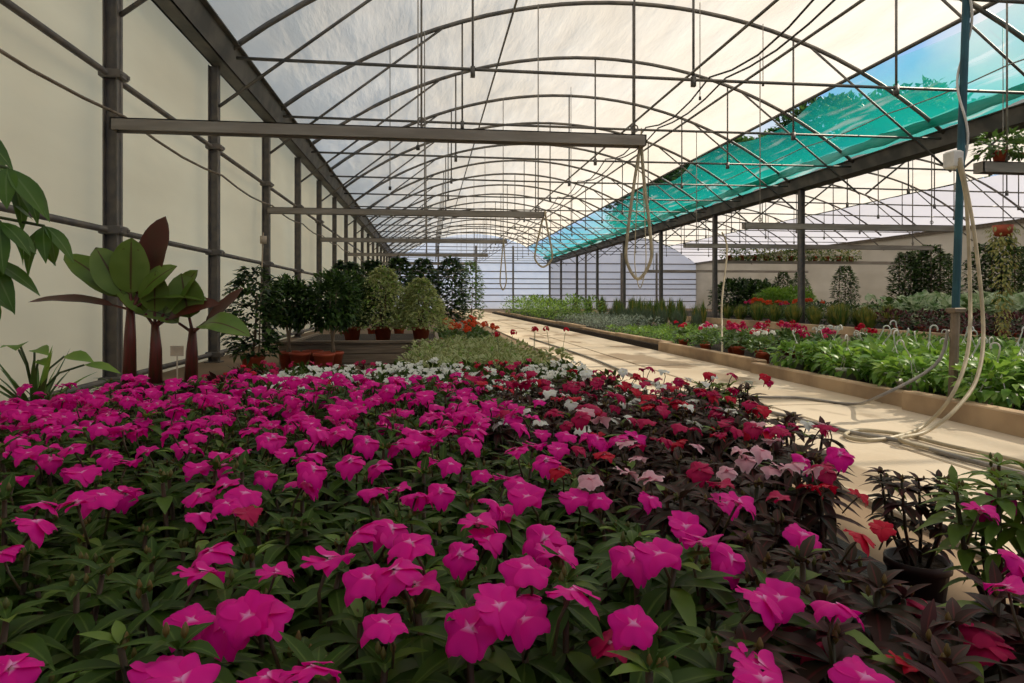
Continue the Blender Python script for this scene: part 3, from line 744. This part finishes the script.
# ---- vincas behind the impatiens (white and red drifts)
def vinca_mesh(seed, lm): return bush(seed, lm, 130, .1, .085, .1, .05, .42, 3, .6, .35).mesh('foliage')
VIN = {'green': [vinca_mesh(s, 'imp_leaf') for s in (31, 32)], 'bronze': [vinca_mesh(s, 'bronze_leaf') for s in (33, 34)]}
WH = [(500, 376, 40), (560, 366, 40), (622, 388, 34), (520, 388, 30), (535, 372, 30), (352, 366, 26), (420, 364, 32), (272, 376, 24), (310, 372, 26), (390, 368, 20), (450, 362, 22), (285, 368, 14)]
vr = 0
for r in range(9):
    y = 2.44 + .2 * r; n_ = 0
    x = 1.04 - .1 * (r % 2)
    while x > -1.1:
        X = x + rnd.uniform(-.03, .03); Y = y + rnd.uniform(-.03, .03); x -= .2
        px, py, d = pix((X, Y, .31)); gx, gy, gd = pix((X, Y, 0))
        if px < 205: continue
        if X > .95: continue
        n_ += 1
        white = any(abs(px - a) < w_ * .62 and abs(py - c) < 9 for a, c, w_ in WH) or (px < 440 and r in (4, 5) and px > 250)
        orange = px < 230
        if px < 440 and r < 3 and not white: col = 'magenta'
        else: col = 'white' if white else rnd.choice(['crimson', 'crimson', 'red'])
        nb = rnd.randint(9, 12) if col == 'white' else rnd.randint(4, 7)
        t = thing('vinca', f'{"green" if col != "crimson" else "dark"} bushy vinca with {NUM[nb]} {col} blooms, {ORD[n_]} from path, {ORD[r + 1]} vinca row back', 'potted flower', (X, Y, 0 if y > 4.3 else .006), 'potted vincas behind the impatiens')
        add_pot(t, 'black'); a = rnd.uniform(0, 6.28)
        put('foliage', rnd.choice(VIN['bronze' if col in ('crimson', 'red') and rnd.random() < .7 else 'green']), t, rot=a)
        for k in range(nb):
            th = rnd.uniform(0, 6.28); rr = .11 * math.sqrt(rnd.random())
            tl = Vector((math.cos(th) * rr * 6 + rnd.gauss(0, .2), math.sin(th) * rr * 6 - .4, 1)).to_track_quat('Z', 'Y').to_euler()
            key = 'small_white' if col == 'white' else 'small_crimson' if col == 'crimson' and rnd.random() < .6 else col
            put('flower', rnd.choice(BL[key]), t, (rr * math.cos(th), rr * math.sin(th), .295 - rr * .35 + rnd.uniform(-.01, .02)), rot=(tl.x, tl.y, tl.z), sc=1.1 if key.startswith('small') else .72)

# ---- generic rows
def rows(name, cat, desc, group, meshes, xs, ys, jit=.04, z=0, sc=(.88, 1.12), pot=None, where='from the kerb', test=None, rowname='row from the front', part='foliage'):
    for i, y in enumerate(ys):
        n_ = 0
        for j, x in enumerate(xs):
            X = x + rnd.uniform(-jit, jit) + (.5 * (xs[1] - xs[0]) * (i % 2) if len(xs) > 1 else 0); Y = y + rnd.uniform(-jit, jit)
            px, py, d = pix((X, Y, z + .2))
            if px > 1060 or px < -30: continue
            if X > 8.6 and name == 'geranium' and Y > 18.2: continue
            if test and not test(X, Y): continue
            n_ += 1
            t = thing(name, f'{desc}, {ORD[n_]} {where}, {ORD[i + 1]} {rowname}', cat, (X, Y, z), group, sc=rnd.uniform(*sc))
            if pot: add_pot(t, pot)
            ms = rnd.choice(meshes); a = rnd.uniform(0, 6.28)
            for pn, me in ms: put(pn, me, t, rot=a)
def fr(a, c, s): 
    r = []; 
    while a < c: r.append(a); a += s
    return r
def geranium(seed, fm, heads=4, lm='bush_leaf', hh=.1):
    rg = random.Random(seed); f = bush(seed, lm, 70, .12, .07, .09, .055, .95, 3, .7, .3); parts = [('foliage', f.mesh('foliage'))]
    for k in range(heads):
        a = rg.uniform(0, 6.28); rr = rg.uniform(.02, .11); p = Vector((rr * math.cos(a), rr * math.sin(a), .24 + hh * rg.uniform(.4, 1.1)))
        b = MB(); b.tube([(p.x * .5, p.y * .5, .14), (p.x * .9, p.y * .9, p.z - .02)], .002, 'greenstem', 5); umbel(b, p, .026, fm, 16, rg); parts.append(('flower_head', b.mesh('flower_head')))
    return parts
cream = [[('foliage', bush(s, 'cream_leaf', 220, .17, .1, .06, .045, .6, 2, .5, .3, m2='lime_leaf', f2=.12).mesh('foliage'))] for s in (41, 42)]
rows('variegated_shrub', 'potted plant', 'cream-green variegated shrub', 'variegated shrubs left of the path', cream, [.8, .56, .32, .08], fr(4.35, 7.6, .3), pot='black', where='from path')
ger_o = [geranium(s, 'orange', 5, 'bush_leaf') for s in (51, 52)]
rows('geranium', 'potted flower', 'orange geranium left of the path', 'orange geraniums left of the path', ger_o, [.75, .4], fr(7.9, 11.4, .55), pot='terra_s', where='from path')
ger_t = [geranium(s, 'red', 2, 'cream_leaf', .22) for s in (53, 54)]
for i, (px, py, d) in enumerate(((505, 328, 5.2), (533, 332, 5.6), (556, 334, 5.9))):
    X, Y = spot(px, d)
    t = thing('geranium', f'tall-stemmed red geranium rising from the variegated shrubs, {ORD[i + 1]} from the left', 'potted flower', (X, Y, 0), 'tall red geraniums in the variegated shrubs')
    add_pot(t, 'terra_s')
    for pn, me in ger_t[i % 2]: put(pn, me, t, rot=i * 1.3)

# ---- right bed: hanging baskets with white hooks
def basket(seed):
    f = bush(seed, 'bright_leaf', 170, .2, .1, .05, .085, .55, 3, .35, .35, m2='lime_leaf', f2=.25, bend=.5)
    b = MB()
    for k in range(3):
        a = k * 2.094; b.tube([(.085 * math.cos(a), .085 * math.sin(a), .09), (.03 * math.cos(a), .03 * math.sin(a), .22), (0, 0, .28)], .0025, 'white_plastic', 5)
    tl = rnd.uniform(-.06, .06)
    pts = [(0, 0, .27), (tl, .02, .345)] + [(tl + .022 - .022 * math.cos(th), .02, .355 + .025 * math.sin(th)) for th in [i * .45 for i in range(9)]]
    b.tube(pts, .005, 'white_plastic', 6)
    return [('foliage', f.mesh('foliage')), ('hook', b.mesh('hook'))]
bk = [basket(s) for s in (61, 62, 63, 64, 65)]
rows('basket_plant', 'hanging basket', 'leafy green basket plant with white hook', 'basket plants set down beside the path', bk, [3.06, 3.4, 3.74, 4.08], fr(2.55, 5.6, .34), z=.07, pot='white', where='from kerb')
far_g = [[('foliage', bush(s, 'bush_leaf', 120, .17, .1, .05, .06, .5, 2, .6, .3, m2='bright_leaf', f2=.3).mesh('foliage'))] for s in (64, 65)]
rows('leafy_plant', 'potted plant', 'mid-green plant past the baskets', 'green plants behind the baskets', far_g, [4.45, 4.75, 5.05], fr(3.4, 6.6, .34), z=.07, where='from left')
ger_r = [geranium(71, 'red', 4), geranium(72, 'orange', 4), geranium(73, 'hotpink', 5), geranium(74, 'white', 3), geranium(75, 'crimson', 4)]
rows('geranium', 'potted flower', 'bright geranium beyond the basket plants', 'mixed geraniums beyond the baskets', ger_r, [3.12, 3.44, 3.76, 4.08], fr(5.75, 8.1, .34), z=.07, pot='terra_s', where='from kerb')
gc = [[('foliage', bush(s, 'bright_leaf', 130, .17, .075, .0, .045, .6, 2, .6, .3, m2='lime_leaf', f2=.4).mesh('foliage'))] for s in (81, 82)]
rows('ground_cover', 'plant', 'low bright green clump', 'bright green clumps beyond the geraniums', gc, [3.3, 3.65, 4.0, 4.35, 4.7], fr(8.3, 11.6, .4), z=.07, where='from kerb')
sv = [[('foliage', bush(s, 'silver_leaf', 130, .18, .13, .0, .06, .3, 2, .9, .3, m2='grey_leaf', f2=.3).mesh('foliage'))] for s in (83, 84)]
rows('silver_plant', 'plant', 'silver-grey leafy clump', 'silver clumps in the path bed', sv, [3.35, 3.75, 4.15], fr(11.9, 16.5, .45), z=.07, where='from kerb')
lv = [[('foliage', tuft(s, 'grey_leaf', 70, .4, .6, .02, 3).mesh('foliage'))] for s in (85, 86)]
rows('lavender', 'plant', 'grey-green spiky clump', 'spiky clumps right of the silver plants', lv, [4.6, 5.0], fr(11.9, 17, .45), z=.07, where='from left', sc=(.8, 1.0))
yg = [[('foliage', bush(s, 'lime_leaf', 150, .24, .2, .0, .07, .4, 2, 1, .3, m2='bush_leaf', f2=.35).mesh('foliage'))] for s in (87, 88)]
rows('lime_shrub', 'plant', 'yellow-green shrub', 'yellow-green shrubs at the far end of the path', yg, [3.4, 3.95, 4.5], fr(18, 27, .9), z=.07, where='from kerb', sc=(1.3, 1.9))
dk = [[('foliage', tuft(s, 'bush_leaf', 60, .55, .5, .035, 3, 'strap_leaf', .3).mesh('foliage'))] for s in (89, 90)]
rows('strap_plant', 'plant', 'dark strappy clump', 'strappy clumps in the middle bed', dk, [5.2, 5.7, 6.2, 6.7], fr(15.5, 25, .95), z=0, where='from left', sc=(.9, 1.25))
# ---- side bed beyond the second path
st = [[('foliage', tuft(s, 'strap_leaf', 110, .42, .75, .034, 3, 'bush_leaf', .35).mesh('foliage'))] for s in (91, 92)]
rows('bromeliad', 'plant', 'yellow-green strappy plant by side kerb', 'strappy plants along the side kerb', st, [8.05, 8.5], fr(11.2, 17.5, .42), z=.08, where='from kerb', pot='terra_s')
mr = [[('foliage', bush(s, 'maroon_leaf', 110, .2, .16, .05, .08, .5, 2, .7, .3, m2='dark_leaf', f2=.35).mesh('foliage'))] for s in (93, 94)]
rows('maroon_plant', 'plant', 'maroon leafy plant in the side bed', 'maroon plants in the side bed', mr, [8.1, 8.55, 9.0], fr(8.0, 11.2, .42), z=.08, where='from kerb', pot='terra_s')
ca = [[('foliage', bush(s, 'white_green', 60, .22, .16, .08, .13, .7, 3, .5, .3, m2='bush_leaf', f2=.3).mesh('foliage'))] for s in (95, 96)]
rows('caladium', 'plant', 'white and green caladium', 'caladiums in the side bed', ca, [9.5, 10.0, 10.5], fr(9.6, 13.4, .55), z=.08, sc=(1.35, 1.65), where='from kerb')
rows('green_plant', 'plant', 'dark green bush in the side bed', 'dark bushes in the side bed', [[('foliage', bush(s, 'dark_leaf', 160, .3, .24, 0, .09, .45, 2, .7, .3, m2='bush_leaf', f2=.4).mesh('foliage'))] for s in (97, 98)],
     [9.5, 10.2, 10.9], fr(13.6, 17.5, .7), z=.08, where='from kerb')
rg_ = [geranium(s, c, 6) for s, c in ((76, 'orange'), (77, 'hotpink'))]
rows('geranium', 'potted flower', 'orange or pink geranium past strappy plants', 'geraniums behind the strappy plants', rg_, [9.0], fr(14.6, 18.4, .4), z=.08, sc=(1.5, 1.8), where='plant')
big_d = bush(101, 'dark_leaf', 1800, .8, .62, .02, .17, .5, 2, .5, .4, m2='bush_leaf', f2=.35).mesh('foliage')
big_l = bush(102, 'lime_leaf', 1800, .75, .55, .02, .16, .5, 2, .6, .4, m2='bright_leaf', f2=.4).mesh('foliage')
for i, (px, d, me, txt, s_) in enumerate(((735, 23, big_d, 'large dark green bush beyond the side bed', 1.0), (757, 22, big_d, 'large dark green bush beside the lime one', .95), (775, 20.5, big_l, 'large lime green bush between the valley posts', .82), (795, 21.5, big_l, 'large lime green bush behind the valley post', .85))):
    X, Y = spot(px, d); t = thing('large_bush', txt, 'bush', (X, Y, .08), 'large bushes in the side bed', rz=i * 1.7, sc=s_)
    put('foliage', me, t); b = MB(); b.tube([(0, 0, 0), (.05, 0, .5)], .03, 'bark', 6); b.build('stem', t)
# climbers on canes against the right side
cl = bush(105, 'bush_leaf', 1300, .36, .85, .05, .13, .5, 2, .3, .25, shape='column', m2='dark_leaf', f2=.4).mesh('foliage')
cane = MB()
for k in range(3): cane.tube([(-.2 + .2 * k, 0, 0), (-.18 + .18 * k, 0, 1.75)], .012, 'bark', 5)
cane = cane.mesh('cane')
for i, (px, d) in enumerate(((783, 22), (800, 24), (845, 21), (905, 16.5), (918, 17), (931, 16.5), (944, 17), (985, 15), (1003, 14.5), (1018, 15))):
    X, Y = spot(px, d); t = thing('climbing_plant', f'dark green climbing plant on tall canes before the pale right wall, {ORD[i + 1]} from the left', 'climbing plant', (X, Y, .08 if X < 13.5 else 0), 'climbing plants before the right wall', rz=i * 1.1, sc=(1.0 + .05 * (i % 3)) * (.85 if i < 3 else 1.0))
    put('foliage', cl, t); put('cane', cane, t)
# plants trailing from the right beams
tr_m = [bush(s, 'bush_leaf', 150, .22, .12, -.05, .08, .5, 2, .1, .3, m2='gold_leaf', f2=f).mesh('foliage') for s, f in ((111, .5), (112, .25))]
def beam_plants(x0, x1, y, n, grp, txt, sc=1.0, mm=tr_m):
    for i in range(n):
        x = x0 + (x1 - x0) * (i + .5) / n
        t = thing('beam_plant', f'{txt}, {ORD[i + 1]} from the left', 'potted plant', (x, y, BZ), grp, rz=i * .9, sc=sc)
        add_pot(t, 'terra_s'); put('foliage', rnd.choice(mm), t, (0, 0, .06))
beam_plants(5.2, 7.2, 5.62, 6, 'plants on the nearest right beam', 'small green plant in a pot on the nearest right beam', 1.0, [bush(113, 'bush_leaf', 190, .22, .12, -.02, .075, .6, 2, .4, .3, m2='bush_leaf', f2=.5).mesh('foliage')])
beam_plants(9.8, 14.6, 21.0, 11, 'trailing plants on the far right beam', 'trailing yellow-green plant on a far right beam', 1.5)
# golden trailing plant hanging at the right edge
X, Y = spot(1003, 8.6)
b = MB(); rg = random.Random(7)
for k in range(520):
    u = rg.random() ** 1.5; a = rg.uniform(0, 6.28); rr = (.2 - .14 * u) * rg.random() ** .5
    p = (rr * math.cos(a), rr * math.sin(a), .12 - 1.5 * u); b.leaf(p, (math.cos(a), math.sin(a), -.7), (0, 0, 1), .06, .03, 'gold_leaf', .3, .25, 2)
t = thing('trailing_plant', 'golden trailing plant hanging down at the right edge of the picture', 'hanging plant', (X, Y, CH + .82))
b.build('foliage', t); b = MB(); b.lathe([(0, 0), (.09, 0), (.12, .14), (.1, .14), (0, .12)], 'terracotta', 16); b.build('pot', t)
b = MB(); b.tube([(0, 0, .13), (0, 0, arch_z(min(X, 6.8), CX1) - CH - .82 if X < 8 else 1.9)], .006, 'grey_hose', 5); b.build('suspension_wire', t)

# ------------------------------------------------------------------ trees on and around the plank bed
def tree(px, d, top_y, label, kind, z0=0, potk='terra', wpx=44, trunk=.15, stake=0):
    X, Y = spot(px, d); top = CH + (HZ - top_y) * d / F - z0
    t = thing('potted_tree', label, 'potted tree', (X, Y, z0), 'potted trees by the left wall'); add_pot(t, potk)
    ph = .16 if potk == 'terra' else .24
    zf = ph + trunk; rz_ = (top - zf) / 2; rx = wpx * d / F / 2 * (1.3 if kind == 'var' else 1.15)
    lm = {'col': ('dark_leaf', 'bush_leaf'), 'round': ('bush_leaf', 'dark_leaf'), 'var': ('varieg_tree', 'lime_leaf'), 'dark': ('dark_leaf', 'bush_leaf'), 'light': ('bush_leaf', 'bright_leaf')}[kind]
    L = {'col': .085, 'round': .06, 'var': .055, 'dark': .12, 'light': .1}[kind]
    n = {'col': 1100, 'round': 2600, 'var': 2800, 'dark': 1500, 'light': 1000}[kind]
    sh = {'col': 'column', 'round': 'ball', 'var': 'cone', 'dark': 'column', 'light': 'column'}[kind]
    bush(int(px * 7 + d), lm[0], n, rx, rz_, zf, L, .5, 2, .1, .3, sh, lm[1], .15 if kind == 'var' else .35).build('foliage', t)
    b = MB()
    for k in range(2 if kind in ('round', 'var') else 1):
        b.tube([(.03 * k - .015, .01 * k, ph - .03), (.02 - .05 * k, 0, zf + rz_ * .4), (.03 * (1 - 2 * k), .02, zf + rz_ * 1.4)], [.014, .011, .006], 'palebark' if kind == 'round' else 'bark', 7)
    b.build('trunk', t)
    if stake:
        b = MB(); b.tube([(.04, .03, ph - .02), (.08, .03, top + stake)], .007, 'palebark', 5); b.box(.055, .11, .02, .032, top + stake - .1, top + stake - .03, 'tag'); b.build('stake', t)
tree(253, 5.9, 268, 'tall leafy climbing fig with a stake nearest the banana plants', 'col', wpx=44, trunk=.02, stake=.32)
tree(289, 6.45, 279, 'small round-headed tree between the tall fig and the plank bed', 'round', wpx=42, trunk=.22)
tree(333, 6.4, 272, 'dense round green tree with pale twin trunks at the plank end', 'round', wpx=48, trunk=.2)
tree(352, 7.35, 276, 'green round tree just behind the pale-trunked one', 'round', .2, wpx=40, trunk=.03)
tree(383, 7.4, 268, 'taller cream variegated fig in a terracotta pot on the plank bed', 'var', .2, wpx=50, trunk=.0)
tree(421, 7.3, 279, 'smaller cream variegated fig at the right end of the plank bed', 'var', .2, wpx=40, trunk=.0)
for i, (px, d, ty, w_) in enumerate(((346, 10.2, 262, 30), (373, 11.5, 261, 26), (399, 11.8, 258, 26), (423, 13, 259, 24), (451, 13.4, 258, 25))):
    tree(px, d, ty, f'dark green columnar tree behind the plank bed, {ORD[i + 1]} from the left', 'dark', potk='terra', wpx=w_, trunk=.05)
tree(471, 16, 262, 'lighter slim columnar tree in terracotta pot beside the path end', 'light', potk='terra', wpx=22, trunk=.03)
pm = POT['terra']
for i, (px, d) in enumerate(((300, 6.3), (313, 6.55), (324, 6.2))):
    X, Y = spot(px, d); t = thing('red_pot', f'empty dark red plastic pot before the plank bed, {ORD[i + 1]} from the left', 'plant pot', (X, Y, 0), 'red pots before the plank bed'); p_ = put('rim', pm[0], t); put('soil', pm[1], t)

# ------------------------------------------------------------------ red banana plants
def banana(px, d, leaves, label, h, lean=0):
    X, Y = spot(px, d); t = thing('banana_plant', label, 'potted plant', (X, Y, 0), 'red banana plants')
    add_pot(t, 'dark', 1.35); b = MB(); b.tube([(0, 0, .13), (.005, 0, .2 + h * .5), (lean, 0, .2 + h)], [.042, .034, .02], 'banana_stem', 10)
    for k in range(0): a = k * 2.1; b.tube([(.02 * math.cos(a), .02 * math.sin(a), .2), (.035 * math.cos(a), .035 * math.sin(a), .2 + h * .4), (lean + .01 * math.cos(a), .01 * math.sin(a), .2 + h * .95)], [.026, .02, .012], 'banana_stem', 8)
    b.build('stem', t)
    for (dx, dy, dz, L, w_, bd, up, mm) in leaves:
        b = MB(); o = Vector((lean, 0, .2 + h * .9)); dv = Vector((dx, dy, dz)).normalized()
        pet = o + dv * .1
        b.tube([o - Vector((0, 0, h * .25)), o, pet], [.013, .011, .008], 'banana_stem', 6)
        top, und = ('banana_leaf', 'banana_under') if mm else ('banana_under', 'banana_under')
        b.leaf(pet, dv, up, L, w_ * 1.3, top, bd, .2, 12, .92, .58, under=und, wave=.02); b.build('leaf', t)
banana(129, 4.0, [(-.6, -.1, .75, .42, .15, .3, (.5, -.7, .6), 1), (.36, .05, 1, .5, .17, -.05, (-.3, -.95, .2), 0), (.08, -.2, 1, .34, .17, .05, (.1, -1, .2), 1), (-.9, 0, .25, .52, .07, .25, (0, -.5, 1), 0),
              (.55, -.3, .7, .3, .13, .3, (-.3, -.8, .6), 1), (-.35, -.25, .9, .32, .15, .15, (.3, -.9, .4), 1), (.95, -.1, .55, .34, .13, .55, (-.2, -.4, .9), 1)], 'tallest red-stemmed banana plant, against the first wall post', .46, .01)
banana(155, 4.05, [(.55, -.1, .85, .34, .14, .1, (-.5, -.8, .4), 1), (.75, -.2, .5, .32, .13, .35, (-.2, -.6, .8), 0), (.1, -.3, .9, .26, .13, .1, (.1, -1, .2), 1), (-.45, -.2, .8, .26, .11, .3, (.4, -.7, .6), 1)], 'middle red-stemmed banana plant between its two neighbours', .34, .0)
banana(191, 4.1, [(-.1, -.3, .95, .28, .17, .2, (.1, -1, .2), 1), (.55, -.45, .35, .3, .16, .75, (-.1, -.5, 1), 1), (.8, .2, .75, .3, .09, -.05, (-.6, -.7, .5), 0), (-.7, -.1, .55, .3, .12, .5, (.3, -.6, .8), 1), (-.3, .3, .9, .28, .13, .2, (.5, -.7, .4), 1)], 'right-hand red-stemmed banana plant with a broad drooping leaf', .3, .01)

# ------------------------------------------------------------------ pachira at the left edge and the small plant below
X, Y = spot(-62, 1.62); t = thing('pachira_tree', 'tall potted tree with hand-shaped drooping leaves at the left edge', 'potted tree', (X, Y, 0))
add_pot(t, 'big'); b = MB(); b.tube([(0, 0, .2), (.02, 0, .5), (0, .01, .9), (.02, .02, 1.12)], [.035, .026, .018, .006], 'bark', 10); b.build('trunk', t)
rg = random.Random(5)
for (px, py, d, dirx, n, L) in ((8, 168, 1.55, .7, 7, .15), (44, 226, 1.6, .8, 6, .11), (0, 222, 1.5, .5, 6, .12), (-14, 258, 1.55, .6, 6, .14), (-14, 292, 1.62, .5, 5, .1), (-60, 170, 1.6, -.5, 7, .17), (-110, 230, 1.7, -1, 7, .16), (-40, 120, 1.7, .3, 7, .17)):
    P = at_d(px, py, d) - Vector((X, Y, 0)); b = MB()
    s0 = Vector((.012, .014, min(1.08, max(.75, P.z - .05)))); b.tube([s0, s0.lerp(P, .5) + Vector((0, 0, .05)), P], [.006, .0045, .004], 'greenstem', 6)
    for k in range(n):
        a = -1.9 + 3.8 * k / (n - 1) + rg.uniform(-.12, .12)
        dv = Vector((math.cos(a) * .75 * (1 if dirx > 0 else -1), math.sin(a) * .5 - .15, -.55 - .25 * abs(math.sin(a)) + rg.uniform(-.15, .35)))
        b.leaf(P, dv, (0, -.45, 1), L * rg.uniform(.85, 1.15), L * .32, 'pachira_leaf', rg.uniform(.2, .5), .22, 7, .95)
    b.build('leaf', t)
X, Y = spot(34, 2.05); t = thing('leafy_plant', 'small pale green plant in a tall pot below the hand-shaped leaves', 'potted plant', (X, Y, 0), sc=1.12)
b = MB(); b.lathe([(0, 0), (.045, 0), (.056, .29), (.062, .29), (.062, .32), (.054, .32), (.052, .3), (0, .3)], 'darkpot', 20); p_ = b.build('pot', t)
tuft(120, 'bush_leaf', 18, .17, 1.3, .018, 5, 'lime_leaf', .3, .3, -.3).build('foliage', t)
for (dx, dy, dz, L, w_) in ((-.1, -.3, 1, .08, .05), (.12, -.2, .9, .09, .045), (.6, 0, .75, .085, .05), (.95, .1, .55, .1, .035), (-.3, 0, .9, .08, .03), (.3, -.4, .7, .06, .03)):
    b = MB(); e = Vector((dx, dy, dz)) * .13 + Vector((0, 0, .35)); b.tube([(0, 0, .33), e * .5 + Vector((0, 0, .19)), e], .003, 'greenstem', 5)
    b.leaf(e, (dx + .3, dy - .3, dz * .2), (0, -.5, 1), L, w_, 'lime_leaf', .4, .2, 5); b.build('leaf', t)

# ------------------------------------------------------------------ hoses
def smooth_pts(pts, n=8, closed=False):
    P = [Vector(p) for p in pts]; r = []; k = len(P)
    for i in range(k if closed else k - 1):
        if closed: a, b_, c, d = P[i - 1], P[i], P[(i + 1) % k], P[(i + 2) % k]
        else: a, b_, c, d = P[max(i - 1, 0)], P[i], P[i + 1], P[min(i + 2, k - 1)]
        for j in range(n):
            u = j / n
            r.append(.5 * ((2 * b_) + (c - a) * u + (2 * a - 5 * b_ + 4 * c - d) * u * u + (3 * b_ - a - 3 * c + d) * u ** 3))
    if not closed: r.append(P[-1])
    return r
def hose(name, pts, r, m, label, n=8, closed=False, group=None):
    b = MB(); b.tube(smooth_pts(pts, n, closed), r, m, 8, closed); return tag(b.build(name), label, 'hose', group)
G = .035
hose('garden_hose', [at_d(957, 160, 3.72), at_d(966, 200, 3.68), at_d(970, 290, 3.6), at_d(968, 350, 3.4), at_d(952, 395, 3.25), at_z(925, 425, G + .02), at_z(895, 437, G), at_z(862, 440, G), at_z(845, 435, G), at_z(862, 430, G), at_z(905, 435, G), at_z(950, 446, G), at_z(1024, 462, G), at_z(1110, 485, G)], .0095, 'hose',
     'cream hose dropping from the teal post and coiling once on the path')
hose('garden_hose', [at_d(960, 158, 3.68), at_d(973, 225, 3.62), at_d(983, 320, 3.5), at_d(978, 375, 3.3), at_d(955, 410, 3.15), at_z(925, 432, G + .02), at_z(900, 439, G + .02), at_z(935, 450, G), at_z(1024, 470, G), at_z(1110, 492, G)], .0095, 'hose',
     'second cream hose, bulging out right of the teal post')
hose('garden_hose', [at_z(530, 338, G), at_z(585, 356, G), at_z(640, 378, G), at_z(700, 397, G), at_z(770, 412, G), at_z(845, 431, G), at_z(905, 442, G), at_z(960, 458, G), at_z(1024, 474, G), at_z(1110, 496, G)], .011, 'grey_hose', 'thin grey hose lying lengthwise along the middle of the path')
hose('garden_hose', [at_z(690, 392, G), at_z(757, 397, G), at_z(800, 398, G), at_z(850, 404, G), at_z(878, 397, .14), at_d(935, 365, 3.75), at_d(948, 330, 3.8)], .009, 'grey_hose', 'short thin hose lying across the path toward the kerb')
def loop_hose(px, d, y0, y1, w_, label, top=None, r=.013):
    pts = [at_d(px + w_ * .12, y0, d), at_d(px - w_ * .15, y0 + (y1 - y0) * .3, d), at_d(px - w_ * .42, y0 + (y1 - y0) * .68, d), at_d(px - w_ * .45, y0 + (y1 - y0) * .87, d), at_d(px, y1, d),
           at_d(px + w_ * .5, y0 + (y1 - y0) * .87, d), at_d(px + w_ * .5, y0 + (y1 - y0) * .68, d), at_d(px + w_ * .25, y0 + (y1 - y0) * .3, d), at_d(px + w_ * .12, y0, d)]
    return hose('looped_hose', pts, r, 'hose', label, 6, False, 'hose loops hung from the left beams')
loop_hose(638, 5.28, 141, 279, 25, 'cream hose hung in a long loop from the end of the nearest left beam')
loop_hose(543, 9.8, 211, 267, 17, 'cream hose loop hung from the end of the second left beam', r=.014)
loop_hose(640, 10.07, 128, 288, 11, 'thin cream hose loop seen inside the big nearest loop', r=.008)
loop_hose(503, 14.3, 239, 290, 6, 'cream hose loop hung from the third left beam beside path end', r=.014)
hose('looped_hose', [at_d(722, 232, 9), at_d(727, 250, 9), at_d(722, 300, 8.6), at_d(722, 331, 8.2), at_d(722, 370, 6.6)], .012, 'hose', 'straight cream hose hanging behind the geraniums')
for i, (px, yt, yb, d) in enumerate(((418, 0, 150, 6.9), (390, 0, 190, 9.6), (700, 20, 100, 9.9), (763, 55, 86, 10.2), (571, 60, 230, 14))):
    b = MB(); P = at_d(px, yb, d); z1 = arch_z(P.x, CX1); b.tube([P, (P.x, P.y, z1)], .007, 'grey_hose', 5); b.lathe([(0, 0), (.02, 0), (.02, .05), (0, .05)], 'cable', 8, tuple(P))
    tag(b.build('hanging_wire'), f'thin straight wire hanging from the roof, {ORD[i + 1]} hanger counted from the nearest', 'wire', 'thin wires hanging from the roof')

# ------------------------------------------------------------------ trees outside, seen over the valley gutter
tr_f = bush(131, 'bush_leaf', 7000, 4.2, 4.2, 4.6, .48, .6, 2, .2, .5, m2='dark_leaf', f2=.5).mesh('foliage')
tk = MB(); tk.tube([(0, 0, 0), (.2, 0, 4), (0, .3, 9)], [.45, .32, .12], 'bark', 10); tk = tk.mesh('trunk')
for i, (y, x, s_) in enumerate(((58, 46, 1.62), (69, 45, 1.8), (81, 46, 1.75), (95, 45, 1.95), (111, 46, 2.05), (128, 45, 2.1))):
    t = thing('outdoor_tree', f'green tree outside seen through the roof vent, {ORD[i + 1]} counted from the right', 'tree', (x, y, -.2), 'trees outside beyond the roof vent', rz=i * 1.9, sc=s_)
    put('foliage', tr_f, t); put('trunk', tk, t)
b = MB(); b.box(20.3, 70, -20, 150, -.4, -.2, 'bush_leaf'); struct(b.build('ground_outside', smooth=False))
